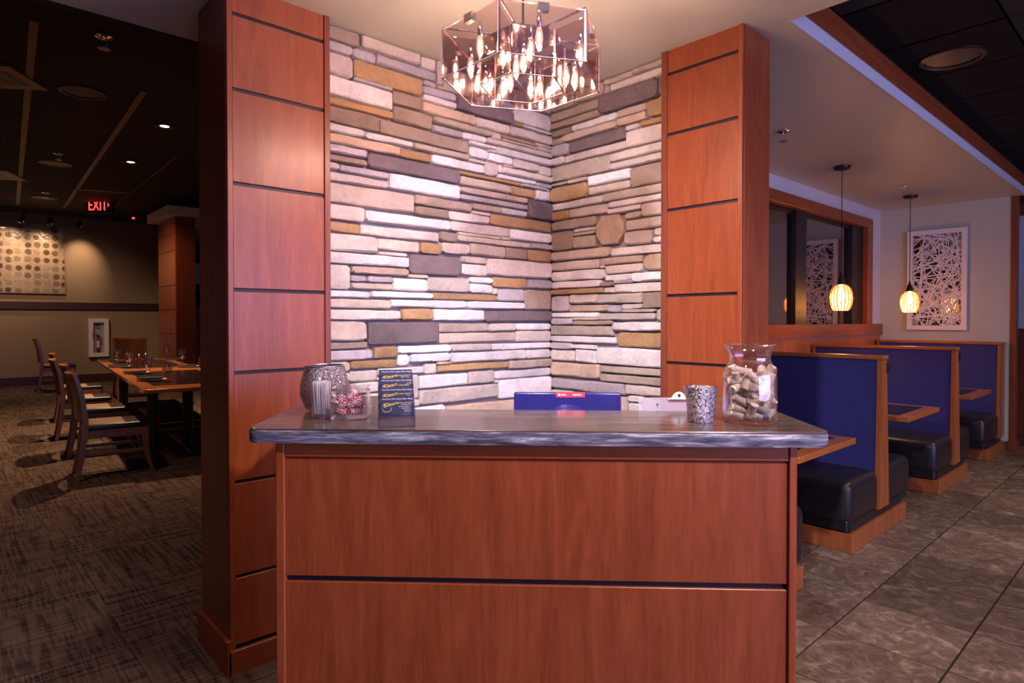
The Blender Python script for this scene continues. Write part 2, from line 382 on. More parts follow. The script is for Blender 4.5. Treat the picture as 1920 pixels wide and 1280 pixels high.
def textmesh(name, body, size, mat, align='LEFT', shear=0., extrude=.0002):
    cu = bpy.data.curves.new(name, 'FONT'); cu.body = body; cu.size = size; cu.align_x = align; cu.shear = shear; cu.extrude = extrude; cu.resolution_u = 2
    o = bpy.data.objects.new(name, cu); COL.objects.link(o); bpy.context.view_layer.update()
    me = bpy.data.meshes.new_from_object(o.evaluated_get(bpy.context.evaluated_depsgraph_get()))
    bpy.data.objects.remove(o); bpy.data.curves.remove(cu)
    me.materials.clear(); me.materials.append(mat); me.name = name; return me
# ------------------------------------------------------------------ the setting
H = 2.742
# floor with its slate tiles and carpet tiles
fl = struct(MB().box((-6, -6, -.06), (13, 19, -.012)).build('floor', M['grout']), 'dark grout bed under slate tiles and patterned carpet')
T, TX, TY = .4575, 2.981, 1.119
tm = MB().box((.0045, .0045, -.012), (T-.0045, T-.0045, 0), .0015, 1).mesh('tile', M['tile'])
for i in range(-5, 16):
    for j in range(-7, 4):
        x, y = TX+i*T, TY+(j-1)*T
        if y+T > 2.56 or x < .5 and y < -1.2: continue
        if x > 2.6 and y > 1.7: continue
        link('tile', tm, fl, (x, y, 0))
Cc = .66
cms = [MB().box((.001, .001, -.012), (Cc-.001, Cc-.001, .003)).mesh('carpet_tile', M[k]) for k in ('carpet_a', 'carpet_b')]
for i in range(-4, 6):
    for j in range(0, 15):
        x, y = .60+i*Cc, 3.10-Cc+j*Cc+.03
        link('carpet_tile', cms[(i+j) % 2], fl, (x, y, 0))
MB().box((-6, 12.375, -.012), (9, 18, .003)).box((-6, 2.47, -.012), (-2.04, 12.375, .003)).box((4.56, 2.95, -.012), (12, 12.375, .003)).build('carpet', M['carpet_a'], fl)
MB().box((-2, 2.47, -.012), (.6, 2.56, .003)).build('carpet', M['carpet_b'], fl)

# foyer and booth ceiling
def slab(name, parts, mat): 
    b = MB()
    for lo, hi in parts: b.box(lo, hi)
    return b.build(name, mat)
struct(slab('ceiling', [((-4, -6, H), (2.81, 3.24, H+.08)), ((2.81, 1.237, H), (8.56, 3.24, H+.08))], M['ceil']), 'beige dropped ceiling over foyer and booths')
struct(slab('trim_1', [((2.81, 1.222, H+.068), (9.9, 1.250, H+.19))], M['wood_x']), 'cherry board along the booth ceiling edge')
struct(slab('trim_2', [((2.795, 1.229, H-.001), (8.6, 1.237, H+.068)), ], M['fascia']), 'pale fascia strip under the cherry board')
struct(slab('trim_3', [((-4, 3.24, H), (2.95, 3.30, 3.8)), ((2.78, -6, H+.08), (2.81, 1.22, 3.0))], M['ceil_black']), 'dark upstand of the dropped ceiling')
ZR = 2.93
rc = struct(slab('ceiling_aisle', [((2.81, -6, ZR+.02), (11, 1.25, ZR+.06))], M['ceil_grid']), 'black ceiling grid above the aisle')
ctm = MB().box((.006, .006, 0), (.614, .614, .022), .004, 1).mesh('ceiling_tile', M['ceil_black'])
for i in range(-2, 11):
    for j in range(-3, 2):
        x, y = 3.97+(i-1)*.62, .655+(j-1)*.62+.0
        if x < 2.8 or y < -1.9: continue
        link('ceiling_tile', ctm, rc, (x, y, ZR))
ym = MB().box((.006, .006, 0), (.614, .56, .022), .004, 1).mesh('ceiling_tile', M['ceil_black'])
for i in range(-1, 11): link('ceiling_tile', ym, rc, (3.97+(i-1)*.62, .655, ZR))
# dining room ceiling, walls
ZD = 3.75
struct(slab('ceiling_dining', [((-6, 3.24, ZD+.012), (13, 19, ZD+.06))], M['ceil_black']), 'black ceiling over the dining room')
def bar(p, q, wd, mat, name, label=None):
    p, q = Vector(p), Vector(q); d = (q-p).normalized(); n = Vector((-d.y, d.x, 0))*wd/2
    b = MB(); P = [p-n, p+n, q+n, q-n]; P += [v+Vector((0, 0, .014)) for v in P]
    b.poly(P, [[3, 2, 1, 0], [4, 5, 6, 7], [0, 1, 5, 4], [1, 2, 6, 5], [2, 3, 7, 6], [3, 0, 4, 7]])
    o = b.build(name, mat); return struct(o, label)
bar(Zp(33, 384, ZD), Zp(64, 40, ZD), .06, M['tbar'], 'trim_4', 'ceiling grid bar with painted tan light spill nearest the vents')
bar(Zp(119, 391, ZD), Zp(270, 172, ZD), .06, M['tbar'], 'trim_5', 'ceiling grid bar with painted tan light spill ending by exit sign')
bar(Zp(208, 391, ZD), Zp(330, 294, ZD), .035, M['plum'], 'trim_6', 'faint dark ceiling grid bar right of exit sign')
bar(Zp(140, 355, ZD), Zp(240, 362, ZD), .10, M['tbar'], 'trim_7', 'short ceiling grid bar with painted tan light spill behind exit sign')
WY = 17.
wb = struct(slab('wall_back', [((-5, WY, 0), (13, WY+.1, 3.9))], M['beige']), 'brown beige far dining room wall')
struct(slab('trim_8', [((-5, WY-.05, 1.656), (4.6, WY, 1.812))], M['plum']), 'dark plum chair rail on the far dining wall')
struct(slab('baseboard_back', [((-5, WY-.03, 0), (4.6, WY, .19))], M['plum']), 'dark baseboard of the far dining wall')
struct(slab('trim_9', [((-5, WY-.3, 3.705), (4.6, WY, 3.80))], M['plum']), 'dark valance over the far dining wall')
# second wood pier of the dining room and the wall and window behind it
pc = Vector((3.44, 13.4)); pr = struct(MB().box((3.44, 13.41, 0), (3.78, 14.72, 3.43)).build('pillar_dining', M['wood_trim']), 'cherry panelled pier at the end of dining room')
zs = [0, .55, 1.14, 1.62, 2.10, 2.78, 3.12, 3.43]
for a, b in zip(zs, zs[1:]):
    MB().box((3.425, 13.43, a+.008), (3.441, 14.70, b-.008), .002, 1).build('panel', M['wood'], pr)
struct(MB().box((3.27, 13.3, 3.44), (5.5, 14.92, 3.62)).build('soffit_dining', M['white']), 'white soffit slab on top of the pier')
struct(MB().box((3.78, 15.6, 0), (8, 15.7, 3.75)).build('wall_dining', M['sage']), 'sage wall seen past the pier')
struct(MB().box((3.78, 15.56, 0), (8, 15.6, 1.75)).build('trim_10', M['wood_trim']), 'dark wainscot below dining window')
wn = struct(MB().box((4.13, 15.5, 1.75), (4.33, 15.6, 3.3)).box((4.33, 15.5, 3.15), (6, 15.6, 3.3)).build('window_2', M['wood_trim']), 'dark framed window past the pier')
MB().box((4.33, 15.54, 1.75), (6, 15.56, 3.15)).build('pane', M['window_glass'], wn)

# stone niche ------------------------------------------------------
STONES_L="1285 1457 2668 2739 B;1461 1792 2678 2741 T;1794 1886 2676 2739 L;1887 1922 2608 2741 T;1285 1416 2616 2667 G;1416 1539 2619 2668 G;1540 1885 2621 2674 G;1285 1417 2512 2615 L;1419 1801 2526 2618 O;1802 2016 2550 2594 G;1285 1628 2419 2512 W;1629 1799 2455 2526 B;1802 2016 2512 2548 W;1285 1632 2379 2417 O;1633 1865 2374 2453 B;1799 2142 2453 2510 R;2016 2421 2516 2591 D;1285 1560 2303 2379 B;1561 2103 2299 2370 B;1866 2257 2415 2453 T;2142 2394 2455 2513 L;1285 1479 2258 2300 W;1479 1747 2260 2296 W;1285 1672 2206 2256 R;2055 2220 2372 2413 W;2104 2287 2349 2372 W;2103 2239 2286 2346 W;2257 2333 2413 2452 T;2222 2735 2379 2412 L;2335 2609 2432 2448 O;2609 2735 2439 2456 T;2394 2735 2458 2512 L;2423 2735 2543 2641 W;2497 2735 2524 2541 W;2440 2497 2518 2538 O;1748 2096 2259 2295 T;1673 1860 2206 2255 O;1285 1489 2162 2206 G;1285 1489 2125 2158 B;1491 2042 2126 2204 D;1860 2210 2206 2259 W;2239 2415 2285 2334 W;2289 2735 2334 2376 W;2417 2624 2277 2333 L;2343 2735 2233 2273 L;2212 2310 2205 2285 L;2310 2341 2233 2283 W;2042 2488 2180 2203 O;2310 2610 2203 2231 W;2610 2735 2199 2228 G;1285 1351 2086 2122 L;1351 1609 2086 2123 G;1285 1608 2038 2082 L;1609 2038 2041 2124 W;2042 2402 2125 2176 T;2402 2603 2122 2178 O;2603 2717 2119 2184 W;2717 2735 2118 2196 O;1285 1752 1939 2035 T;2038 2530 2084 2121 T;2038 2531 2048 2082 G;2533 2735 2005 2116 D;1752 2116 1986 2039 B;2116 2328 2005 2044 T;2328 2533 2008 2045 W;1754 1962 1934 1984 B;1962 2245 1934 1984 L;1285 1477 1862 1938 L;2055 2571 2728 2742 B;2203 2735 2642 2728 G;1922 2118 2594 2725 T;1479 1976 1873 1930 W;1285 1454 1810 1861 O;1455 1904 1809 1862 L;1978 2395 1876 1933 L;1906 2022 1817 1872 B;2248 2735 1937 2004 O;2397 2735 1870 1933 W;2023 2557 1828 1863 T;2557 2735 1830 1867 L;1285 1546 1724 1806 L;1546 1789 1745 1805 T;1789 1919 1745 1806 O;1920 2105 1755 1817 T;2105 2359 1757 1826 T;2361 2529 1757 1825 B;2532 2735 1756 1827 O;1718 2049 1637 1745 D;1285 1718 1667 1723 W;2053 2223 1717 1754 T;2049 2225 1649 1714 L;2225 2735 1657 1756 L;1285 1403 1549 1666 L;1405 1716 1624 1665 B;1405 1486 1589 1621 G;1487 1628 1588 1621 G;1405 1626 1555 1587 T;1628 1831 1554 1620 W;1831 2105 1555 1637 L;2108 2270 1611 1647 W;2105 2269 1555 1611 W;2270 2536 1592 1655 O;2538 2735 1595 1653 G;1285 1505 1512 1549 W;1509 1861 1518 1551 W;1861 2299 1517 1555 O;2299 2507 1515 1590 G;2508 2735 1472 1592 B;1285 1614 1462 1510 T;1615 2081 1473 1515 W;2081 2508 1470 1515 W;1285 1672 1409 1462 L;1674 1865 1406 1472 O;1868 2202 1406 1470 W;2205 2735 1398 1469 D;1285 1485 1312 1409 T;1488 1899 1291 1406 D;1901 2240 1346 1398 T;2241 2442 1347 1397 L;2442 2735 1352 1396 W;1901 2442 1289 1346 T;2444 2735 1282 1352 L;1285 1488 1276 1312 B;1285 1519 1224 1276 G;1521 1654 1225 1288 O;1654 1974 1245 1287 W;1975 2259 1245 1287 L;2262 2735 1243 1282 W;1654 1726 1184 1245 W;1729 1972 1197 1245 W;1975 2526 1183 1243 W;2528 2735 1183 1240 W;1400 1653 1181 1224 O;1285 1399 1175 1223 T;1548 1809 1143 1181 W;1811 1888 1135 1194 L;1889 2383 1141 1182 O;2385 2735 1131 1183 T;1399 1546 1121 1178 L;1694 1778 1019 1143 L;1780 2090 1063 1134 W;2091 2274 1063 1139 L;2276 2735 1078 1131 W;1780 2309 981 1062 L;2311 2735 965 1078 W;1399 1693 1066 1121 L;1695 1780 978 1019 L;1734 1944 905 978 W;1945 2461 853 965 R;1285 1399 1121 1175 L;1285 1399 981 1121 T;1399 1693 908 1066 L;1925 2055 2720 2740 T;2115 2205 2650 2730 L;2115 2205 2590 2650 T;2205 2421 2592 2640 G;1805 1885 2590 2620 G;1885 1925 2590 2610 R;1415 1625 2510 2530 G;2605 2735 2410 2440 T;2335 2605 2410 2430 T;1865 2055 2370 2410 G;2235 2285 2330 2350 L;2625 2735 2270 2330 L;2345 2415 2270 2290 T;2095 2215 2260 2280 L;2485 2685 2180 2200 G;2685 2715 2180 2200 L;2115 2245 1980 2000 L;2025 2325 1860 1880 T;2325 2395 1860 1880 L;1545 1705 1720 1740 L;1715 1835 1620 1640 R;2265 2295 1550 1590 T;1885 1975 1180 1200 R;1545 1695 1120 1140 W;2275 2315 1060 1080 L;1285 1395 900 980 L;1695 1735 940 980 L;2465 2735 910 970 T;1695 1735 860 940 R;1395 1695 870 910 W;1735 1945 860 910 T;2465 2735 830 910 L;1285 1395 860 900 R;1395 1685 810 870 W;1285 1395 810 860 L;1685 1905 800 860 T;1905 1945 810 860 R;1945 2105 790 850 L;2105 2265 770 850 G;2265 2465 790 850 G;2465 2733 760 830 L;1285 1495 730 810 W;1495 1685 760 810 T;1905 1945 740 810 L;1685 1905 750 800 L;1945 2105 750 790 G;2265 2435 750 790 G;2435 2465 740 790 L;2105 2265 690 770 L;1495 1685 700 760 T;2465 2735 680 760 G;1685 1905 680 750 G;1945 2105 690 750 T;2265 2435 710 750 G;1905 1945 690 740 W;2435 2465 690 740 W;1285 1455 680 730 T;1455 1495 650 730 L;2265 2435 660 710 T;1495 1685 622 700 G;1905 2185 640 690 W;2185 2265 640 690 L;2435 2465 650 690 T;1285 1455 622 680 R;1685 1905 620 680 L;2465 2695 620 680 L;2695 2735 620 680 G;2265 2435 620 660 R;1455 1495 620 650 G;2435 2465 620 650 G;1905 2205 620 640 L;2205 2265 620 640 L"
STONES_R="2033 2231 2707 2740 L;1803 2032 2710 2741 L;1800 2188 2664 2707 W;2232 2436 2662 2739 T;1870 2261 2555 2662 D;1802 1868 2553 2661 D;2262 2632 2591 2651 T;2439 2632 2653 2721 T;1942 2134 2506 2551 T;1802 1941 2459 2553 O;1802 1982 2421 2456 O;2261 2632 2548 2589 B;2135 2467 2504 2547 W;1941 2134 2457 2505 R;2471 2632 2504 2547 B;2135 2538 2457 2502 T;2538 2632 2456 2500 T;2073 2486 2383 2453 D;1801 2072 2326 2421 L;2487 2632 2384 2455 G;2075 2519 2333 2382 L;1801 2183 2273 2325 L;2521 2632 2333 2381 L;2184 2632 2236 2330 T;1801 2182 2229 2273 L;2049 2340 2167 2228 W;1800 2049 2114 2228 B;2492 2632 2212 2231 T;2351 2492 2205 2233 T;2340 2632 2111 2204 O;2049 2339 2117 2167 L;1800 2226 2064 2114 L;2227 2632 2064 2110 W;1804 2196 2026 2063 W;2197 2484 2004 2062 L;2484 2632 2004 2062 O;1970 2196 1992 2023 W;1804 1970 1949 2024 L;2082 2280 1825 1992 R;2282 2632 1943 2004 T;1803 2080 1888 1949 L;2281 2450 1918 1942 W;2453 2632 1822 1940 B;2281 2449 1896 1918 L;2280 2453 1821 1896 T;1899 2082 1810 1886 L;1800 1899 1844 1888 L;1800 1896 1808 1844 W;2183 2632 1761 1821 T;1800 2181 1759 1808 W;2254 2632 1703 1759 L;1965 2254 1715 1759 T;1800 1965 1668 1759 R;1966 2218 1666 1715 L;2218 2632 1642 1703 W;2030 2217 1625 1664 W;1800 2029 1612 1666 W;2250 2632 1598 1642 W;2158 2249 1596 1625 B;1800 2157 1558 1612 L;2224 2632 1561 1596 O;2157 2223 1560 1596 L;2484 2632 1460 1560 G;2266 2481 1504 1561 T;1964 2266 1500 1558 T;1800 1963 1472 1558 B;2192 2481 1458 1500 R;2103 2190 1452 1497 G;1880 2102 1452 1472 T;2264 2632 1426 1458 W;1882 2263 1412 1452 L;1800 1879 1404 1471 L;2452 2632 1384 1426 G;2164 2450 1383 1412 B;1800 2163 1351 1404 W;2163 2632 1321 1383 T;1800 2136 1263 1349 O;2139 2632 1280 1321 W;2467 2632 1238 1280 G;2290 2467 1245 1272 W;1800 2278 1164 1263 W;2436 2632 1168 1238 L;2278 2433 1165 1244 W;2253 2632 1079 1164 R;1800 2251 1119 1161 T;1800 2253 1068 1115 T;2082 2632 1002 1068 G;1800 2080 1011 1068 L;1963 2061 972 1010 L;1962 2060 886 971 W;1800 1962 897 1007 T;2061 2461 880 999 T;2462 2632 828 1000 L;2440 2630 2720 2740 L;2190 2230 2660 2710 T;1980 2070 2420 2450 W;1970 2080 1950 1990 T;2220 2250 1700 1720 L;2030 2160 1610 1630 G;1960 2100 1470 1500 L;2260 2450 1410 1430 T;1800 1960 860 900 T;1960 2060 810 890 L;2060 2320 830 880 G;2320 2460 820 880 L;1800 1960 790 860 L;2060 2300 760 830 W;2460 2630 770 830 L;2300 2460 750 820 W;1960 2060 740 810 L;1800 1960 730 790 T;2460 2630 720 770 L;2060 2300 700 760 L;2300 2460 670 750 G;1960 2060 700 740 T;1800 1960 650 730 L;2460 2630 660 720 R;1960 2300 622 700 W;2300 2460 622 670 L;2460 2630 620 660 W;1800 1960 620 650 R"
def stone_wall(host, data, along, seed):
    rnd = random.Random(seed)
    for e in data.split(';'):
        a = e.split(); s0, s1, z0, z1 = [int(v)/1000 for v in a[:4]]; k = a[4]
        g = .0009; s0 += g; s1 -= g; z0 += g*.8; z1 -= g*.8; wd, ht = s1-s0, z1-z0
        dep = rnd.uniform(.028, .046) + (.008 if k == 'D' and ht > .08 else 0)
        rr = min(ht*.14, .008)*rnd.uniform(.2, 1.4)
        if ht > .075 and (k == 'R' and wd < .25 or k == 'D' or k == 'O' and along == 'y') and rnd.random() < .8: rr = ht*(.30 if k == 'R' else .17)
        n = max(2, min(6, int(wd/.055)))
        out = []; jt = min(.0045, ht*.075); tl = rnd.uniform(-.07, .07)*ht
        ts = [0, min(.25, (.010+rr*.7)/wd)]+[k_/n for k_ in range(1, n)]+[1-min(.25, (.010+rr*.7)/wd), 1]; n = len(ts)-1
        for i in range(n+1):
            t = ts[i]; x = s0+wd*t; e_ = rr if i in (0, n) else 0
            out.append((x, z0+e_+rnd.uniform(0, jt)+max(0, tl*(t-.5))))
        for i in range(n, -1, -1):
            t = ts[i]; x = s0+wd*t; e_ = rr if i in (0, n) else 0
            out.append((x, z1-e_-rnd.uniform(0, jt)-max(0, tl*(.5-t))))
        cx, cz = (s0+s1)/2, (z0+z1)/2; P = []; m = len(out)
        b1 = min(.006, ht*.10)
        def ins(p, q):
            return (p[0]+(q if p[0] < cx else -q)*(1 if abs(p[0]-cx) > wd/2-.004 else 0), p[1]+(q if p[1] < cz else -q))
        rings = []
        for lv, (dd, q) in enumerate(((0, 0), (dep*.62, 0), (dep*.88, b1*.45), (dep, b1*1.5))):
            rg = []
            for p in out:
                x, z = ins(p, q) if q else p
                rg.append((x, z, dd+(rnd.uniform(-.003, .003) if lv > 1 else 0)))
            rings.append(rg)
        for rg in rings:
            for x, z, d in rg: P.append((x, 2.660-d, z) if along == 'x' else (2.763-d, x, z))
        fs = []
        for lv in range(3):
            for i in range(m): j = (i+1) % m; fs.append([lv*m+i, lv*m+j, (lv+1)*m+j, (lv+1)*m+i])
        h = m//2                                        # front face as quads between lower and upper edge
        for i in range(h-1): fs.append([3*m+i, 3*m+i+1, 3*m+m-2-i, 3*m+m-1-i])
        MB().poly(P, fs).build('stone', STONE[k], host, smooth=28)
wl = struct(MB().box((1.20, 2.660, 0), (2.80, 2.93, H)).build('wall_left', M['mortar']), 'left wall of the niche faced with stacked ledge stones')
wr = struct(MB().box((2.763, 1.79, 0), (2.93, 2.70, H)).build('wall_right', M['mortar']), 'right wall of the niche faced with stacked ledge stones')
stone_wall(wl, STONES_L, 'x', 11); stone_wall(wr, STONES_R, 'y', 12)

# the two cherry pillars ------------------------------------------
zj = [0.10, .381, .762, 1.20, 1.532, 1.955, 2.328, 2.626, H]
pl = struct(MB().box((.851, 2.602, 0), (1.279, 2.937, H)).build('pillar_left', M['wood_trim']), 'cherry panelled pillar left of the stone niche')
MB().box((.869, 2.598, 0), (1.256, 2.603, H)).build('reveal', M['reveal'], pl)
for a, b in zip(zj, zj[1:]): MB().box((.870, 2.588, a+.007), (1.255, 2.598, b-.007 if b < H else b), .0015, 1).build('panel', M['wood'], pl)
MB().box((.847, 2.582, 0), (.869, 2.604, H), .002, 1).build('stile', M['wood'], pl); MB().box((1.256, 2.582, 0), (1.283, 2.604, H), .002, 1).build('stile', M['wood_trim'], pl)
MB().box((.846, 2.60, 0), (.851, 2.937, H)).build('side_panel', M['wood_trim'], pl)
struct(MB().box((.835, 2.562, 0), (1.283, 2.582, .098), .002, 1).box((.829, 2.562, 0), (.846, 2.95, .14), .002, 1).build('baseboard_left', M['wood_x']), 'cherry plinth around the left pillar')
pr2 = struct(MB().box((2.690, 1.386, 0), (2.93, 1.79, H)).build('pillar_right', M['wood_trim']), 'cherry panelled pillar right of the stone niche')
MB().box((2.686, 1.405, 0), (2.691, 1.785, H)).build('reveal', M['reveal'], pr2)
for a, b in zip(zj, zj[1:]): MB().box((2.676, 1.404, a+.007), (2.686, 1.779, b-.007 if b < H else b), .0015, 1).build('panel', M['wood'], pr2)
MB().box((2.670, 1.383, 0), (2.692, 1.404, H), .002, 1).build('stile', M['wood'], pr2); MB().box((2.670, 1.779, 0), (2.692, 1.812, H), .002, 1).build('stile', M['wood_trim'], pr2)
MB().box((2.690, 1.381, 0), (2.93, 1.386, H)).build('side_panel', M['wood'], pr2)
struct(MB().box((2.658, 1.37, 0), (2.670, 1.80, .098), .002, 1).box((2.658, 1.369, 0), (2.94, 1.381, .098), .002, 1).build('baseboard_right', M['wood_y']), 'cherry plinth around the right pillar')

# booth room: window wall, art wall, end trim, far aisle wall
BY = 2.617
bw = struct(MB().box((2.93, BY, 2.60), (8.512, 2.93, H)).box((2.93, BY, 0), (8.512, 2.93, 1.30)).box((2.93, BY, 1.3), (4.4, 2.93, 2.6)).box((8.20, BY, 1.3), (8.512, 2.93, 2.60)).build('wall_booth', M['fascia']), 'pale wall above and around the booth window')
MB().box((2.93, BY-.012, 0), (8.50, BY, 1.228)).build('wainscot', M['booth_wood'], bw)
MB().box((2.93, BY-.035, 1.236), (8.52, BY, 1.37), .003, 1).build('sill_board', M['wood_x'], bw)
win = struct(MB().box((4.25, BY-.02, 2.497), (8.20, BY+.06, 2.605), .003, 1).box((8.045, BY-.02, 1.37), (8.20, BY+.06, 2.497), .003, 1).box((4.25, BY-.02, 1.37), (4.4, BY+.06, 2.497), .003, 1).build('window_1', M['wood_x']), 'cherry framed interior window above the booths')
MB().box((4.4, 2.70, 1.37), (6.21, 2.708, 2.50)).build('pane', M['window_glass'], win); MB().box((6.46, 2.70, 1.37), (7.70, 2.708, 2.50)).build('pane', M['window_glass'], win)
MB().box((6.21, 2.655, 1.37), (6.46, 2.74, 2.50)).build('mullion', M['black'], win); MB().box((7.70, 2.655, 1.37), (8.045, 2.74, 2.50)).build('mullion', M['black'], win)
MB().box((4.4, 2.685, 2.455), (6.21, 2.72, 2.50)).box((6.46, 2.685, 2.46), (7.70, 2.72, 2.50)).build('track', M['bronze'], win)
struct(MB().box((8.512, 1.346, 0), (8.612, 2.93, H)).build('wall_art', M['sage']), 'sage green end wall of the booths')
struct(MB().box((8.50, 1.296, 0), (8.63, 1.346, H), .003, 1).build('trim_11', M['wood_trim']), 'cherry corner trim at end of booth wall')
struct(MB().box((8.485, 1.28, 0), (8.66, 1.36, .11), .003, 1).box((8.495, 1.36, 0), (8.512, 1.42, .10)).build('baseboard_end', M['wood_trim']), 'small cherry plinth below the corner trim')
struct(MB().box((9.9, -3, 0), (10, 2.9, 3.1)).build('wall_aisle', M['fascia']), 'pale bluish wall at the end of aisle')
struct(MB().box((9.86, -3, 0), (9.9, 2.9, 1.29), .004, 1).box((9.84, -3, 1.27), (9.9, 2.9, 1.31), .004, 1).box((9.85, -3, .70), (9.9, 2.9, .72)).build('trim_12', M['wood_trim']), 'dark wainscot at the end of aisle')
struct(MB().box((9.85, 1.02, 2.70), (9.9, 2.9, 2.95)).box((9.83, .93, 1.3), (9.9, 1.02, 2.7)).build('trim_13', M['wood_trim']), 'dark door casing at the end of aisle')

# ------------------------------------------------------------------ host stand
hs = thing('host_stand', 'cherry host stand with dark streaked laminate counter facing the entrance', 'reception desk', (0, 0, 0), -PI/4)
uL, uR, vF, vB = -.690, .652, 1.618, 2.30
MB().box((-.667, vF, .737), (.633, vF+.014, 1.050), .0015, 1).build('front_panel', M['wood'], hs)
MB().box((-.667, vF, .04), (.633, vF+.014, .722), .0015, 1).build('front_panel', M['wood'], hs)
MB().box((-.667, vF+.009, .722), (.633, vF+.02, .737)).build('reveal', M['reveal'], hs)
MB().box((-.667, vF-.006, 1.052), (.633, vF+.014, 1.092), .002, 1).build('top_rail', M['wood_x'], hs)
MB().box((uL, vF-.010, .0), (-.667, vF+.02, 1.092), .002, 1).build('stile', M['wood'], hs); MB().box((.633, vF-.010, 0), (uR, vF+.02, 1.092), .002, 1).build('stile', M['wood'], hs)
MB().box((uL, vF+.02, 0), (uL+.02, vB, 1.092)).build('side_panel', M['wood'], hs); MB().box((uR-.02, vF+.02, 0), (uR, 1.94, 1.092)).build('side_panel', M['wood'], hs)
MB().box((uR, vF+.02, 1.045), (uR+.012, 1.93, 1.092), .002, 1).build('side_rail', M['wood_trim'], hs); MB().box((uL-.012, vF+.02, 1.045), (uL, 2.2, 1.092), .002, 1).build('side_rail', M['wood_trim'], hs)
MB().box((-.667, vF+.03, 0), (.633, vF+.05, 1.09)).build('back_panel', M['wood_trim'], hs)
MB().box((-.667, 1.67, .70), (.63, 2.22, .735), .004, 1).build('work_surface', M['counter'], hs)
def arc(cx, cy, r, a0, a1, n=5): return [(cx+r*math.cos(math.radians(a0+(a1-a0)*k/n)), cy+r*math.sin(math.radians(a0+(a1-a0)*k/n))) for k in range(n+1)]
v0 = 1.588
outl = arc(-.725, v0+.04, .040, 180, 270)+arc(.690, v0+.045, .045, 270, 360)+[(.735, 1.95), (.700, 2.32), (.66, 2.32), (.52, 1.955), (-.45, 1.962), (-.60, 2.30), (-.83, 2.30)]
b = MB(); n = len(outl)
def loop(q, z):
    cx, cy = -.02, 1.85; r = []
    for (x, y) in outl:
        d = Vector((x-cx, y-cy)).normalized(); r.append((x-d.x*q, y-d.y*q, z))
    return r
P = loop(.003, 1.1255)+loop(.002, 1.1285)+loop(.005, 1.130)
fs = [list(range(n))[::-1], list(range(2*n, 3*n))]+[[k*n+i, k*n+(i+1) % n, (k+1)*n+(i+1) % n, (k+1)*n+i] for k in range(2) for i in range(n)]
b.poly(P, fs).build('countertop', M['counter'], hs)
P = loop(.004, 1.092)+loop(0, 1.096)+loop(0, 1.121)+loop(.003, 1.1255)
fs = [list(range(n))[::-1], list(range(3*n, 4*n))]+[[k*n+i, k*n+(i+1) % n, (k+1)*n+(i+1) % n, (k+1)*n+i] for k in range(3) for i in range(n)]
MB().poly(P, fs).build('counter_edge', M['counter_edge'], hs, smooth=50)
MB().box((-.40, 1.93, 1.078), (.45, 1.945, 1.0915)).build('light_strip', plain('fill_strip_glow', (1, 1, 1, 1), .5, emit=(.62, .62, 1., 1), estr=9.), hs)  # added unseen strip brightening the lower stone
ZT = 1.130
def on_counter(u, v): p = UV(u, v); return (p.x, p.y, ZT+.0005)
RZ = -PI/4

# monitor seen from behind
mo = thing('monitor', 'navy monitor back with small red sticker rising behind counter', 'monitor', tuple(UV(.095, 2.12, .735)), RZ)
mb = MB().box((-.180, -.012, .165), (.180, .014, .432), .006, 3)
mb.build('housing', M['navy_gloss'], mo, smooth=40)
P, fs = [], []
for j in range(9):
    t = j/8
    for i in range(25):
        s_ = i/24; x = -.105+.21*s_; hgt = .058*math.sin(PI*s_); P.append((x, -.012-.020*math.sin(PI*t)*math.sin(PI*s_)-.0005, .335+hgt*t))
for j in range(8):
    for i in range(24): fs.append([j*25+i, j*25+i+1, (j+1)*25+i+1, (j+1)*25+i])
MB().poly(P, fs).build('back_bulge', M['navy_gloss'], mo, smooth=60)
st = MB().box((-.038, -.0135, .417), (.058, -.012, .434)).build('sticker', M['red_label'], mo)
MB().lathe([(.0042, 0), (.0042, .0006)], 12, mt=Matrix.Rotation(PI/2, 4, 'X'), c=(-.027, -.0135, .4255)).build('emblem', M['white_print'], st)
for a_, b_ in ((-.020, -.006), (.018, .046)): MB().box((a_, -.0141, .4238), (b_, -.0136, .4273)).build('print', M['white_print'], st)
MB().box((-.03, -.01, .012), (.03, .012, .20), .004, 1).box((-.10, -.07, 0), (.10, .08, .012), .004, 1).build('stand', M['black'], mo)

# toothpick glass
def ring_wall(r0, r1, hgt, th, base, seg=28): return [(r0*.92, 0), (r0, .004), (r1, hgt), (r1-th, hgt), (r0-th, base), (0, base)]
tg = thing('toothpick_glass', 'small clear tumbler packed with wrapped toothpicks', 'glass', on_counter(-.622, 1.770), RZ)
MB().lathe([(0, 0)]+ring_wall(.027, .0325, .112, .002, .012), 28).build('tumbler', M['glass'], tg, smooth=40)
tpm = MB().lathe([(.0005, 0), (.0014, .001), (.0014, .089), (.0004, .094)], 6).mesh('toothpick', M['paper'])
rnd = random.Random(3)
for k in range(56):
    r = .0215*math.sqrt((k+.5)/56); a = k*2.39996
    p = Vector((r*math.cos(a), r*math.sin(a), .0128)); q = p*1.16+Vector((rnd.uniform(-.003, .003), rnd.uniform(-.003, .003), 0)); q.z = .10+rnd.uniform(-.004, .008)
    d = (q-p).normalized(); c0 = Vector(on_counter(-.622, 1.770))
    o = tag(link('toothpick', tpm, None, c0+Matrix.Rotation(RZ, 3, 'Z') @ p), 'paper wrapped toothpick standing in the small tumbler', 'toothpick', 'wrapped toothpicks in the tumbler')
    o.rotation_euler = (Matrix.Rotation(RZ, 3, 'Z') @ d).to_track_quat('Z', 'Y').to_euler()
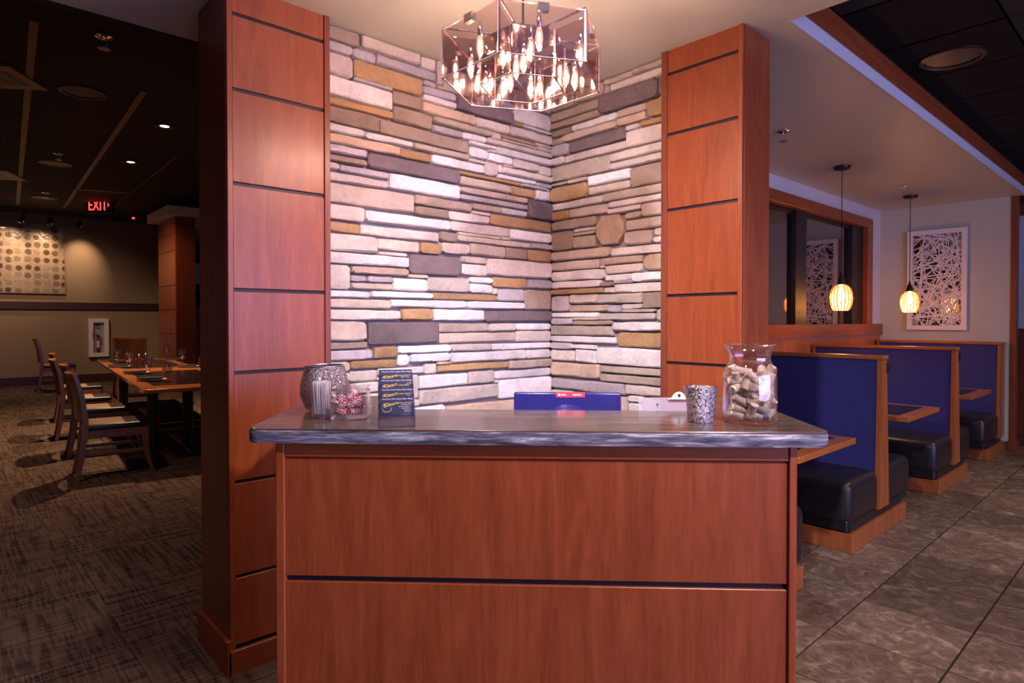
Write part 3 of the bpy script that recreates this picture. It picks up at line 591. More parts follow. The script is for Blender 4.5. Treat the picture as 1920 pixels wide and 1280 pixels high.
# speckled glass bowl behind
sj = thing('candle_jar', 'round speckled glass candle jar behind the toothpicks', 'candle holder', on_counter(-.668, 1.925), RZ)
MB().lathe([(0, 0), (.046, 0), (.060, .008), (.0745, .05), (.074, .08), (.066, .115), (.0595, .138), (.0575, .138), (.064, .112), (.072, .08), (.0725, .05), (.058, .011), (0, .004)], 40).build('bowl', M['mosaic'], sj, smooth=60)
for k in range(30):
    a = 2*PI*k/30
    pass
MB().lathe([(.0575, .136), (.0605, .1375), (.0605, .1395), (.0575, .141), (.0562, .139), (.0575, .136)], 40, cap=False).build('rim', M['steel'], sj, smooth=60)
# square candy dish and peppermints
cang = RZ+math.radians(9)
cdh = thing('candy_dish', 'square clear glass dish with thick base holding peppermints', 'dish', on_counter(-.5345, 1.757), cang)
s_ = .050
def sq(h, z, c): return [(x, y, z) for x, y in ((-h+c, -h), (h-c, -h), (h, -h+c), (h, h-c), (h-c, h), (-h+c, h), (-h, h-c), (-h, -h+c))]
P = sq(s_*.90, 0, .014)+sq(s_, .008, .012)+sq(s_, .092, .010)+sq(s_-.003, .092, .009)+sq(s_-.003, .018, .009)
fs = [list(range(8))[::-1], list(range(32, 40))]+[[k*8+i, k*8+(i+1) % 8, (k+1)*8+(i+1) % 8, (k+1)*8+i] for k in range(4) for i in range(8)]
MB().poly(P, fs).build('dish', M['glass'], cdh)
cm = MB(); N = 16
P = [(0, 0, -.0036), (0, 0, .0036)]+[(.0095*math.cos(2*PI*k/N), .0095*math.sin(2*PI*k/N), zz) for zz in (-.0036, .0036) for k in range(N)]+[(.0122*math.cos(2*PI*k/N), .0122*math.sin(2*PI*k/N), 0) for k in range(N)]
vsn = [cm.bm.verts.new(p) for p in P]
for k in range(N):
    j = (k+1) % N; mi = k % 2
    for f in ((2+k, 2+j, 2+2*N+j, 2+2*N+k), (2+2*N+k, 2+2*N+j, 2+N+j, 2+N+k)):
        cm.bm.faces.new([vsn[i] for i in f]).material_index = mi
for zz in (-.0037, .0037): cm.lathe([(0, zz*1.12), (.0042, zz*1.06)], 16, cap=False)
for q in (0, 1):
    for k in range(N):
        j = (k+1) % N; f = (q, 2+q*N+j, 2+q*N+k) if q == 0 else (q, 2+N+k, 2+N+j); cm.bm.faces.new([vsn[i] for i in f]).material_index = k % 2
cmm = cm.mesh('peppermint', [M['candy_white'], M['candy_red']])
wm = MB()
for sg in (1,):
    P = [(sg*.012, 0, 0)]+[(sg*(.026+.002*(k % 2)), .011*math.sin((k-3)*.42), .004*(1 if k % 2 else -1)) for k in range(7)]
    wm.poly(P, [[0, k, k+1] for k in range(1, 7)])
wmm = wm.mesh('wrapper', M['wrapper'])
dc = Vector(on_counter(-.5345, 1.757)); Rm = Matrix.Rotation(cang, 3, 'Z')
pos = []
for lv in range(3):
    for k in range(9 if lv < 2 else 5):
        pos.append((rnd.uniform(-.036, .036), -.035+rnd.uniform(0, .012) if k < 5 else rnd.uniform(-.02, .033), .026+lv*.015+rnd.uniform(0, .006)))
pos += [(.004, -.028, .066), (.016, -.032, .052), (.012, -.018, .078)]
for k, (x, y, z) in enumerate(pos):
    r = thing('peppermint', 'wrapped red and white peppermint in the square glass dish', 'candy', dc+Rm @ Vector((x, y, z)), 0, 'peppermints in the square dish')
    front = y < -.02
    r.rotation_euler = (PI/2+rnd.uniform(-.5, .3), rnd.uniform(-.5, .5), RZ+rnd.uniform(-.4, .4)) if front else (rnd.uniform(-.9, .9), rnd.uniform(-.9, .9), rnd.uniform(0, 6))
    link('candy', cmm, r); link('wrapper', wmm, r); link('wrapper', wmm, r, None, (0, 0, PI))
# card holder with four stacks of business cards
hc = (-.380, 1.652); hz = RZ+math.radians(15)
ch = thing('card_holder', 'clear acrylic four tier business card holder on counter edge', 'card holder', on_counter(*hc), hz)
tl = math.radians(-16)
tiers = [(-.022, .028), (.000, .050), (.021, .073), (.043, .095)]
MB().box((-.048, -.028, 0), (.048, .062, .003)).box((-.048, -.028, .003), (-.0455, .062, .045)).box((.0455, -.028, .003), (.048, .062, .045)).box((-.048, -.028, .003), (.048, -.0255, .026)).build('base', M['acrylic'], ch)
names = [('DAVE CROOKER', 'OPERATING PARTNER', ['100 MAIN STREET SUITE', 'CHARLESTON, S.C.', 'T. 304 555 0100', 'F. 304 555 0101']), ('SUSAN SANTOS', 'MANAGER', []), ('JOHN\nSTEWARDSON', 'CHEF', []), ('NATALIE PORTER', 'GENERAL MANAGER', [])]
cl = ['front tier, lowest', 'second tier from the front', 'third tier from the front', 'rear tier, highest']
for k, (y, z) in enumerate(tiers):
    T_ = Matrix.Translation((0, y, z)) @ Matrix.Rotation(tl, 4, 'X')
    MB().box((-.047, -.0035, -.004), (-.036, -.002, .034), rot=T_).box((.036, -.0035, -.004), (.047, -.002, .034), rot=T_).box((-.047, -.0035, -.004), (.047, -.002, .006), rot=T_).box((-.048, .010, -.006), (.048, .0115, .045), rot=T_).build('tier', M['acrylic'], ch)
    Wm = Matrix.Translation(on_counter(*hc)) @ Matrix.Rotation(hz, 4, 'Z') @ T_
    c = thing('business_card', 'stack of navy business cards in the %s of holder' % cl[k], 'business card', Wm.to_translation(), 0, 'business card stacks')
    c.rotation_euler = Wm.to_euler()
    MB().box((-.0445, -.001, 0), (.0445, .008, .051)).build('card', M['card'], c)
    R90 = (PI/2, 0, 0)
    tx = textmesh('heading', 'American Grill | Select Plate Wings', .0056, M['white_print'], 'CENTER', .25); link('heading', tx, c, (.002, -.0013, .0435), R90)
    lg = textmesh('logo', 'Baxters', .0125, M['gold'], 'LEFT', .35); link('logo', lg, c, (-.034, -.0013, .0225), (PI/2, math.radians(-14), 0))
    rg = MB(); rr = [(-.0255+.0128*math.cos(a_*PI/14), -.0012, .0225+.0115*math.sin(a_*PI/14)) for a_ in range(3, 29)]
    rg.tube(rr, .0007, 6).build('logo_ring', M['gold'], c)
    nm, role, ad = names[k]
    link('name', textmesh('name', nm, .0052, M['gold'], 'RIGHT'), c, (.0415, -.0013, .0325 if '\n' not in nm else .0355), R90)
    if '\n' not in nm: link('role', textmesh('role', role, .0030, M['white_print'], 'RIGHT'), c, (.0415, -.0013, .0288), R90)
    for q, s_t in enumerate(ad): link('address', textmesh('address', s_t, .0034, M['white_print'], 'RIGHT'), c, (.0405, -.0013, .0235-.0045*q), R90)
    if ad: link('address', textmesh('address', 'www.baxtersgrill.com', .0034, M['white_print'], 'RIGHT'), c, (.0405, -.0013, .0025), R90)
# votive cup
vo = thing('votive_cup', 'flared mercury glass votive cup beside the jar of corks', 'candle holder', on_counter(.447, 1.752), RZ)
MB().lathe([(0, 0), (.034, 0), (.0365, .006), (.0375, .03), (.040, .06), (.0465, .096), (.0440, .096), (.0375, .06), (.035, .03), (.033, .010), (0, .010)], 40).build('cup', M['mercury'], vo, smooth=50)
# acrylic clip board
ab = thing('clipboard', 'clear acrylic clipboard with a silver clip behind the votive cup', 'clipboard', tuple(UV(.395, 2.02, .735)), RZ)
MB().box((-.077, 0, 0), (.115, .004, .428), .0015, 1).build('sheet', M['frost'], ab)
MB().box((-.10, -.02, -.0), (.12, .04, .006)).build('foot', M['acrylic'], ab)
MB().prism([(.015, .424), (.085, .424), (.072, .430), (.066, .440), (.058, .4465), (.050, .448), (.042, .4465), (.034, .440), (.028, .430)], 'y', -.008, -.003).build('clip', M['clip_white'], ab)
MB().lathe([(.0035, 0), (.0045, .002), (.0035, .004)], 12, mt=Matrix.Rotation(PI/2, 4, 'X'), c=(.050, -.008, .437)).build('rivet', M['bronze'], ab)
MB().lathe([(.003, 0), (.003, .004)], 10, mt=Matrix.Rotation(PI/2, 4, 'X'), c=(-.018, -.001, .407)).build('screw', M['chrome'], ab)
# jar of corks
jc = (.580, 1.752)
jv = thing('cork_jar', 'clear glass vase with flared rim filled with wine corks', 'vase', on_counter(*jc), RZ)
prof = [(.064, 0), (.0695, .006), (.0705, .03), (.0705, .125), (.0685, .140), (.060, .157), (.0545, .168), (.0535, .180), (.0570, .195), (.0690, .2115)]
MB().lathe([(0, 0)]+prof+[(r-.0022, z) for r, z in prof[:1:-1]]+[(.066, .014), (0, .014)], 48).build('vase', M['glass'], jv, smooth=50)
MB().tube([(.0685*math.cos(a*PI/24), .0685*math.sin(a*PI/24), .2118) for a in range(49)], .0013, 6).build('rim', M['glass'], jv, smooth=60)
ckm = MB().lathe([(.0100, -.0215), (.0112, -.0205), (.0112, .0205), (.0100, .0215)], 16).mesh('wine_cork', M['cork'], 40)
ckw = MB().lathe([(.0111, 0), (.0104, .0016)], 16).mesh('stained_end', M['cork_wine'], 40)
pr_ = MB()
pr_.lathe([(.0113, -.001), (.0114, -.0005), (.0114, .0005), (.0113, .001)], 16, cap=False)
ckp = pr_.mesh('print', M['cork_print'])
corks = [(218, 480, -62, 0), (262, 565, -75, .3), (440, 540, -42, 0), (272, 672, 22, .5), (410, 757, 12, 1.1), (290, 838, -27, 0), (480, 835, 12, .4), (585, 690, 58, 0), (690, 480, 60, 0), (650, 830, 62, 0), (768, 590, 78, .2), (760, 730, 86, .2),
         (735, 905, 48, .5), (270, 950, -14, .2), (560, 955, -28, 0), (250, 1050, -16, .2), (470, 1080, -3, 0), (690, 1065, 24, .7), (180, 595, 4, .3), (365, 600, 68, .2), (310, 460, -10, .4), (500, 690, -20, .6), (430, 960, 80, .6)]
J0 = Vector(on_counter(*jc)); Rj = Matrix.Rotation(RZ, 3, 'Z')
for k, (x, y, ang, fo) in enumerate(corks):
    dx = (x-474)*.000206; z = max(.026, (1150-y)*.000206); rmax = .052
    dx = max(-.045, min(.045, dx)); dy = -math.sqrt(max(1e-6, rmax**2-dx*dx))*(.92 if k % 4 else .72)+ (0 if fo < .9 else .0)
    a = math.radians(ang); d = Vector((math.cos(a)*math.cos(fo), math.sin(fo)*(1 if k % 2 else -1), math.sin(a)*math.cos(fo)))
    o = tag(link('wine_cork', ckm, None, J0+Rj @ Vector((dx, dy, z))), 'used wine cork among the others in the glass vase', 'cork', 'corks in the vase')
    o.rotation_euler = (Rj @ d).to_track_quat('Z', 'Y').to_euler()
    if k in (13, 17): link('stained_end', ckw, o, (0, 0, .0205 if k == 13 else -.023)); o['label'] = 'wine cork with purple stained end lying %s in the vase' % ('near the bottom left wall' if k == 13 else 'at the bottom right'); 
    if k == 14:
        for q in range(7): link('print', ckp, o, (0, 0, -.013+q*.0045))
        o['label'] = 'wine cork with rows of dark printed bands low in the vase'
for k in range(22):
    a = k*2.4; r = .040*math.sqrt(rnd.random()); z = .026+.118*(k/22)
    x, y = r*math.cos(a), abs(r*math.sin(a))*1.05
    d = Vector((rnd.uniform(-1, 1), rnd.uniform(-1, 1), rnd.uniform(-.5, .5))).normalized()
    if k < 5: d.z = 0; d.normalize()
    o = tag(link('wine_cork', ckm, None, J0+Rj @ Vector((x, y, z))), 'used wine cork among the others in the glass vase', 'cork', 'corks in the vase')
    o.rotation_euler = (Rj @ d).to_track_quat('Z', 'Y').to_euler()
# ------------------------------------------------------------------ chandelier
CC = Vector((1.493, 1.572, 0)); chz = math.radians(-28.7)
cha = thing('chandelier', 'hexagonal smoked acrylic chandelier with bare candle bulbs in front of stone niche', 'chandelier', (CC.x, CC.y, 0), chz)
zb, zt_ = 2.218, 2.378
def hexp(R, k): a = math.radians(-120+60*k); return Vector((R*math.cos(a), R*math.sin(a)))
for R, z0, z1, nm in ((.279, zb, zt_, 'outer_panel'), (.150, zb-.012, zt_-.02, 'inner_panel')):
    for k in range(6):
        p, q = hexp(R, k), hexp(R, k+1); d = (q-p).normalized(); n_ = Vector((-d.y, d.x))
        p2, q2 = p-d*.004, q+d*.004
        MB().prism([p2, q2, q2+n_*.004, p2+n_*.004], 'z', z0, z1).build(nm, M['mirror_acrylic'], cha)
        mid = (p+q)/2
        for (s_a, s_b, e0, e1) in ((p2, p2+d*.002, z0, z1), (p2, q2, z0-.001, z0+.0006), (p2, q2, z1-.0006, z1+.001)):
            if R < .2 and e1-e0 < .01 and e0 > z0: continue
            MB().prism([s_a-n_*.001, s_b-n_*.001, s_b+n_*.005, s_a+n_*.005], 'z', e0, e1).build('edge', M['panel_edge'], cha)
        if R > .2:
            an = math.atan2(d.y, d.x); RT = Matrix.Translation((mid.x, mid.y, 0)) @ Matrix.Rotation(an, 4, 'Z')
            MB().box((-.018, -.006, zt_-.022), (.018, .012, zt_+.004), rot=RT).build('clip', M['chrome'], cha)
for k in range(6):                                      # radial fins between the rings
    p, q = hexp(.150, k), hexp(.275, k); d = (q-p).normalized(); n_ = Vector((-d.y, d.x))*.002
    MB().prism([p-n_, q-n_, q+n_, p+n_], 'z', zb+.02, zt_-.02).build('fin', M['mirror_acrylic'], cha)
MB().prism([hexp(.120, k) for k in range(6)], 'z', zt_-.004, zt_).build('top_plate', M['plate_mirror'], cha)  # added plate keeping bulb light off the ceiling above
fr = MB()
for k in range(6):
    q = hexp(.277, k); fr.tube([(0, 0, zt_+.006), (q.x, q.y, zt_+.006)], .004, 8)
fr.build('spokes', M['chrome'], cha)
MB().tube([(0, 0, zt_), (0, 0, H)], .004, 8).build('stem', M['bronze'], cha)
MB().lathe([(.06, H-.03), (.065, H-.02), (.065, H)], 24).build('canopy', M['chrome'], cha, smooth=40)
filam = MB().lathe([(0, -.022), (.0030, -.017), (.0045, -.008), (.0045, .002), (.0030, .010), (0, .014)], 10).mesh('filament', M['bulb'], 60)
bulbm = MB().lathe([(0, -.050), (.0025, -.046), (.0075, -.034), (.0115, -.018), (.0125, -.004), (.0105, .012), (.0075, .022), (.0065, .027)], 16).mesh('bulb', M['bulb_glass'], 60)
sockm = MB().lathe([(.0068, .026), (.0085, .028), (.0085, .060), (.004, .062), (.004, .074)], 12).mesh('socket', M['chrome'], 50)
zc = 2.302; inv = Matrix.Rotation(-chz, 3, 'Z')
bpx = [(900, 83), (883, 122), (841, 128), (868, 165), (943, 102), (1011, 68), (996, 88), (982, 112), (968, 124), (957, 150), (911, 152), (1089, 97), (1050, 130), (1061, 139), (1087, 148), (1114, 158), (930, 178), (1018, 172), (1064, 178), (900, 170), (1000, 178)]
for x, y in bpx:
    p = Zp(x, y, zc)-CC; l = inv @ Vector((p.x, p.y, 0))
    if l.length > .245: l = l.normalized()*.245
    s_ = link('socket', sockm, cha, (l.x, l.y, zc)); link('bulb', bulbm, s_); link('filament', filam, s_)

# ------------------------------------------------------------------ booths
Y0, Y1 = 1.385, BY-.04
def booth(label, xl, xr, top, bot, seats, plinth, fronts=(1, 1)):
    cx = (xl+xr)/2; t = thing('booth_bench', label, 'booth', (cx, 2.0, 0), 0, 'booth benches along the window wall')
    L = lambda x: x-cx
    y0, y1 = Y0-2.0, Y1-2.0
    MB().box((L(plinth[0]), y0, 0), (L(plinth[1]), y1, .112), .003, 1).build('plinth', M['booth_wood'], t)
    MB().box((L(plinth[0])+.03, y0+.025, .112), (L(plinth[1])-.03, y1, .17)).build('toe_recess', M['black'], t)
    zb_, zt2 = .17, 1.150
    bl, br, tl_, tr = L(bot[0]), L(bot[1]), L(top[0]), L(top[1])
    MB().prism([(bl+.006, zb_), (br-.006, zb_), (tr-.006, zt2), (tl_+.006, zt2)], 'y', y0+.03, y1).build('backrest', M['navy'], t)
    MB().prism([(bl, zb_), (br, zb_), (tr, zt2), (tl_, zt2)], 'y', y0+.002, y0+.034).build('end_panel', M['booth_wood'], t)
    MB().prism([(bl, zb_), (br, zb_), (tr, zt2), (tl_, zt2)], 'y', y1-.02, y1+.002).build('end_panel', M['booth_wood'], t)
    MB().box((tl_-.008, y0-.006, zt2), (tr+.008, y1, zt2+.026), .004, 2).build('top_rail', M['booth_wood_y'], t)
    for (a, b_) in seats:
        MB().box((L(a), y0+.012, .165), (L(b_), y1, .43), .055, 4).build('seat', M['vinyl'], t, smooth=50)
        MB().box((L(a)+.012, y0+.03, .12), (L(b_)-.012, y1, .19), .008, 1).build('seat_base', M['vinyl'], t)
        MB().tube([(L(a)+.028, y0+.026, .16), (L(a)+.028, y0+.026, .36), (L(a)+.05, y0+.03, .41)], .004, 6).build('piping', M['vinyl'], t, smooth=60)
    return t
booth('single booth bench mostly hidden behind the host stand', 2.94, 3.42, (2.945, 3.02), (2.945, 3.12), [(3.06, 3.415)], (2.945, 3.36))
b1 = booth('double booth bench nearest the host stand with blue back', 4.05, 5.24, (4.575, 4.662), (4.54, 4.73), [(4.045, 4.56), (4.71, 5.235)], (4.055, 5.095))
b2 = booth('double booth bench second from host stand, between two tables', 5.92, 7.06, (6.44, 6.53), (6.41, 6.62), [(5.915, 6.43), (6.60, 7.05)], (5.955, 6.885))
booth('single booth bench against the sage end wall under art', 7.66, 8.50, (8.30, 8.50), (8.25, 8.50), [(7.655, 8.28)], (7.76, 8.49))
for bb, tr in ((b1, 4.668), (b2, 6.536)):
    cx = bb.location.x
    MB().tube([(tr-cx, Y0-2-.004, 1.085), (tr+.03-cx, Y0-2-.004, 1.075), (tr+.045-cx, Y0-2-.004, 1.095), (tr+.04-cx, Y0-2-.004, 1.11)], .006, 6).box((tr-.012-cx, Y0-2-.006, 1.06), (tr+.004-cx, Y0-2+.012, 1.13)).build('coat_hook', M['black'], bb)
def booth_table(label, x0, x1, yf=1.345):
    cx = (x0+x1)/2; t = thing('booth_table', label, 'table', (cx, 2.0, 0), 0, 'booth tables')
    a, y0, y1 = (x1-x0)/2, yf-2.0, Y1-2.0-.005
    MB().box((-a, y0, .684), (a, y1, .718), .003, 2).build('tabletop', M['table_wood'], t)
    MB().box((-a+.085, y0+.085, .717), (a-.085, y1-.06, .7195)).build('inset', M['black_gloss'], t)
    MB().lathe([(.04, .03), (.04, .684)], 16, c=(0, .1, 0)).build('pedestal', M['black'], t, smooth=40)
    MB().box((-.22, -.18, 0), (.22, .38, .03), .01, 2).build('base', M['black'], t)
booth_table('wood edged booth table nearest the host stand', 3.20, 3.985)
booth_table('wood edged booth table between the two double benches', 5.08, 5.875, 1.37)
booth_table('wood edged booth table in front of the last bench', 6.95, 7.745, 1.37)
MBg = lambda s: MB().lathe([(r*s, z*s) for r, z in ((0, 0), (.030, 0), (.033, .004), (.036, .075), (.0345, .075), (.031, .012), (0, .012))], 24)
gl = thing('tumbler', 'short glass on the nearest booth table behind counter end', 'glass', (3.62, 1.60, .7195)); 
MBg(1.1).build('glass', M['glass'], gl, smooth=40)
def plate(name, loc, label, r=.075, mat='ceramic', group=None):
    t = thing(name, label, 'plate', loc, 0, group)
    MB().lathe([(0, 0), (r*.6, 0), (r*.68, .004), (r, .014), (r, .0165), (r*.66, .008), (0, .006)], 32).build('dish', M[mat], t, smooth=40); return t
plate('saucer', (5.77, 1.86, .7195), 'small white saucer on the middle booth table'); plate('saucer', (7.62, 1.75, .7195), 'small white saucer on the farthest booth table')

# pendants over the booths
def pendant(label, pos):
    t = thing('pendant_lamp', label, 'pendant lamp', (pos[0], pos[1], 0), 0, 'pendant lamps over the booths')
    MB().lathe([(.02, H-.032), (.060, H-.026), (.070, H-.012), (.070, H)], 28).build('canopy', M['bronze'], t, smooth=40)
    MB().tube([(0, 0, H-.03), (0, 0, 1.81)], .0035, 6).build('cord', M['bronze'], t)
    MB().lathe([(.006, 1.83), (.012, 1.80), (.020, 1.785), (.030, 1.745), (.034, 1.722), (.030, 1.722), (.012, 1.76)], 20, cap=False).build('holder', M['bronze'], t, smooth=40)
    pf = [(.030, 1.722), (.055, 1.708), (.075, 1.680), (.088, 1.640), (.091, 1.600), (.086, 1.555), (.074, 1.518), (.060, 1.495)]
    MB().lathe([(r-.006, z) for r, z in pf], 28, cap=False).build('shade', M['shade'], t, smooth=60)
    rb = MB()
    for k in range(18):
        a = 2*PI*k/18; rb.tube([(r*math.cos(a), r*math.sin(a), z) for r, z in pf], .0042, 5)
    rb.build('ribs', M['rib'], t, smooth=60)
    MB().lathe([(0, 1.585), (.018, 1.592), (.028, 1.612), (.028, 1.635), (.018, 1.668), (.014, 1.70), (.014, 1.722)], 16).build('bulb', M['pendant_bulb'], t, smooth=60)
    light('pendant_glow', 'POINT', (pos[0], pos[1], 1.545), 17, (1., .66, .36), shadow_soft_size=.02)
pendant('amber ribbed globe pendant hanging before the interior window', (5.787, 2.082)); pendant('amber ribbed globe pendant hanging before the white lattice art', (7.686, 2.075))
def sprinkler(label, pos, z, s=1.):
    t = thing('sprinkler', label, 'sprinkler', (pos[0], pos[1], z), .4)
    MB().lathe([(.012*s, -.012*s), (.034*s, -.004*s), (.034*s, 0)], 20).build('escutcheon', M['chrome'], t, smooth=40)
    MB().tube([(-.011*s, 0, -.01*s), (-.014*s, 0, -.03*s), (0, 0, -.05*s)], .004*s, 6).tube([(.011*s, 0, -.01*s), (.014*s, 0, -.03*s), (0, 0, -.05*s)], .004*s, 6).build('frame', M['chrome'], t)
    d = MB()
    for k in range(8): a = k*PI/4; d.box((.004*s, -.004*s, -.053*s), (.024*s, .004*s, -.051*s), rot=Matrix.Rotation(a, 4, 'Z'))
    d.build('deflector', M['steel'], t)
sprinkler('chrome sprinkler on beige ceiling nearest the right pillar', (4.407, 1.976), H, 1.35); sprinkler('chrome sprinkler on the beige ceiling beside the far pendant', (7.114, 1.982), H, 1.2)
def speaker(label, pos, z, r, mat='black', rim='plum'):
    t = thing('ceiling_speaker', label, 'speaker', (pos[0], pos[1], z), 0)
    MB().lathe([(r, 0), (r, -.008), (r*.96, -.012), (r*.86, -.010), (r*.86, -.002)], 40, cap=False).build('rim', M[rim], t, smooth=40)
    MB().lathe([(0, -.005), (r*.87, -.003)], 40, cap=False).build('grille', M[mat], t)
speaker('round black ceiling speaker in black tiles above the aisle', (4.345, .966), ZR, .165, 'black', 'bronze')

# lattice art on the sage wall
art = thing('lattice_art', 'white framed panel of tangled white lattice over bronze mirror', 'wall art', (8.512, 2.02, 1.877))
aw, ah, af = .292, .577, .052
MB().box((-.052, -aw, -ah), (-.022, -aw+af, ah)).box((-.052, aw-af, -ah), (-.022, aw, ah)).box((-.052, -aw+af, -ah), (-.022, aw-af, -ah+af)).box((-.052, -aw+af, ah-af), (-.022, aw-af, ah)).build('frame', M['white'], art)
MB().box((-.022, -aw+.03, -ah+.03), (-.0, aw-.03, ah-.03)).build('backing', M['mirror'], art)
rl = random.Random(21); lt = MB(); hw, hh = aw-af, ah-af
def clip(p, d):
    t0, t1 = -9, 9
    for c, dd, lim in ((p[0], d[0], hw), (p[1], d[1], hh)):
        if abs(dd) < 1e-6: continue
        a, b_ = sorted(((-lim-c)/dd, (lim-c)/dd)); t0, t1 = max(t0, a), min(t1, b_)
    return t0, t1
for k in range(230):
    p = (rl.uniform(-hw, hw), rl.uniform(-hh, hh)); a = rl.uniform(0, PI); d = (math.cos(a), math.sin(a))
    t0, t1 = clip(p, d); ln = rl.uniform(.10, .26); t0, t1 = max(t0, -ln), min(t1, ln)
    if t1-t0 < .04: continue
    cm_ = (t0+t1)/2; R_ = Matrix.Translation((-.030-rl.uniform(0, .014), p[0]+d[0]*cm_, p[1]+d[1]*cm_)) @ Matrix.Rotation(a, 4, 'X')
    wd = rl.uniform(.0026, .0046); lt.box((-.003, -(t1-t0)/2, -wd), (.003, (t1-t0)/2, wd), rot=R_)
lo = lt.build('lattice', M['white'], art); lo['kind'] = 'stuff'

# ------------------------------------------------------------------ dining room
def make_chair(label):
    t = thing('dining_chair', label, 'chair', (0, 0, 0), 0, 'dining chairs around the long table')
    wd = M['chair_wood']
    bp = [(-.30, 0), (-.262, .20), (-.235, .42), (-.232, .52), (-.255, .74), (-.305, .935)]
    for s in (-1, 1):
        MB().strip(bp, [.034, .040, .046, .044, .036, .028], s*.225-.016, s*.225+.016).build('back_post', wd, t)
        MB().strip([(.225, .43), (.225, .30), (.240, .15), (.290, 0)], [.046, .042, .034, .026], s*.215-.016, s*.215+.016).build('leg', wd, t)
        MB().box((-.23, s*.218-.011, .365), (.225, s*.218+.011, .435)).build('apron', wd, t)
        MB().box((-.25, s*.218-.009, .215), (.235, s*.218+.009, .245)).build('stretcher', wd, t)
    MB().box((.205, -.21, .365), (.235, .21, .435)).box((-.245, -.21, .365), (-.22, .21, .435)).build('cross_apron', wd, t)
    MB().strip([(-.236, .53), (-.255, .74), (-.305, .935)], .020, -.212, .212, .050, 8).build('backrest', wd, t, smooth=40)
    MB().strip([(-.299, .915), (-.309, .948)], .032, -.240, .240, .050, 8).build('top_rail', M['booth_wood'], t, smooth=40)
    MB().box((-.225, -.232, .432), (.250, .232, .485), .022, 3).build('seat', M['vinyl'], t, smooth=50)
    MB().box((-.215, -.205, .470), (.075, .205, .4885), .008, 2).build('seat_panel', M['tan_vinyl'], t, smooth=50)  # tan rear part of the seat top, black toward the front
    return t
tr_ = math.radians(-5.2)
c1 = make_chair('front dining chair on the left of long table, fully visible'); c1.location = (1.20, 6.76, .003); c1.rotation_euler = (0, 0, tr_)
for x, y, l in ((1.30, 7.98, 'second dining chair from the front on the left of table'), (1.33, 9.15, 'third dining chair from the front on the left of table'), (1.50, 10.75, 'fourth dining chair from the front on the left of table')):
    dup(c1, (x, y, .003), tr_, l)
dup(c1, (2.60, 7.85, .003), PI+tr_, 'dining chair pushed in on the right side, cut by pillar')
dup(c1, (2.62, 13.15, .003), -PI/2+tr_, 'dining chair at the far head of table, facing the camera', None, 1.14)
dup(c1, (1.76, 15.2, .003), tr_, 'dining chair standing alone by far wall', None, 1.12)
TB = Matrix.Translation((1.41, 6.63, 0)) @ Matrix.Rotation(tr_, 4, 'Z')
def dtable(y0, label):
    p = TB @ Vector((0, y0, 0)); t = thing('dining_table', label, 'table', p, tr_, 'dining tables pushed end to end')
    MB().box((0, 0, .725), (1.02, 2.73, .76), .003, 2).build('tabletop', M['table_wood'], t)
    MB().box((.13, .36, .7595), (.89, 2.37, .7625)).build('inset', M['black_gloss'], t)
    for x in (.20, .54):
        MB().lathe([(.055, .02), (.055, .725)], 20, c=(x, .95, 0)).build('pedestal', M['black'], t, smooth=40)
        MB().box((x-.05, .45, .0), (x+.05, 1.9, .03), .01, 1).build('base', M['black'], t)
    MB().box((.1, .6, .70), (.92, 2.2, .725)).build('top_support', M['black'], t)
dtable(0, 'nearer orange edged dining table with black inset top'); dtable(2.75, 'farther orange edged dining table with black inset top')
gob = thing('goblet', 'x', 'glass', (0, 0, 0), 0, 'goblets on the dining tables')
MB().lathe([(0, 0), (.034, 0), (.035, .003), (.010, .010), (.0075, .030), (.012, .045), (.006, .056), (.024, .068), (.040, .095), (.0435, .125), (.038, .165), (.033, .185), (.031, .185), (.036, .164), (.0415, .125), (.038, .097), (.022, .072), (0, .066)], 28).build('bowl', M['goblet_glass'], gob, smooth=50)
ZTAB = .7625
gl_px = [(314, 716, 'goblet nearest the front edge of the dining table', 1.12), (280, 701, 'second goblet along the left row from table front', 1.12), (243, 690, 'third goblet along the left row beside the pepper mills', 1.15), (221, 680, 'goblet at the far left end of the table', 1.22),
         (312, 670, 'goblet at the far right end of table', 1.25), (342, 681, 'goblet beside the right far napkin', 1.2), (379, 700, 'goblet half hidden by left pillar', 1.12)]
for k, (x, y, l, s) in enumerate(gl_px):
    p = Zp(x, y, ZTAB); 
    if k == 0: gob.location = p; gob['label'] = l; gob.scale = (s,)*3
    else: dup(gob, p, 0, l, None, s)
# settings: white plate with a folded black napkin
pl0 = None
pl_px = [(286, 713, 'white plate under black napkin nearest table front'), (257, 700, 'second white plate under napkin on left side of table'), (225, 688, 'third white plate under napkin on left side of table'), (203, 676, 'white plate under napkin at far left end of table'),
         (327, 674, 'white plate under napkin at far right end of table'), (354, 688, 'white plate under napkin on right side of the table')]
nk = MB(); nk.box((-.12, -.07, 0), (.12, .07, .014), .005, 2)
nkm = nk.mesh('napkin', M['napkin'], 40)
for k, (x, y, l) in enumerate(pl_px):
    p = Zp(x, y, ZTAB)
    pt = plate('plate', p, l, .14, 'ceramic', 'plates on the dining tables')
    o = tag(link('napkin', nkm, None, p+Vector((-.01, .07, .0172)), (0, 0, tr_)), l.replace('white plate under', 'folded').replace('napkin', 'black napkin', 1).replace('black black', 'black')+', lying on its plate', 'napkin', 'napkins on the dining tables')
mill = thing('pepper_mill', 'x', 'pepper mill', (0, 0, 0), 0, 'mills and shakers in the middle of table')
MB().lathe([(.028, 0), (.028, .02), (.022, .06), (.027, .12), (.028, .135), (.0, .137)], 20).build('body', M['plum'], mill, smooth=40)
MB().lathe([(.024, .138), (.026, .155), (.014, .172), (.010, .178), (.012, .188), (0, .196)], 16).build('cap', M['chrome'], mill, smooth=50)
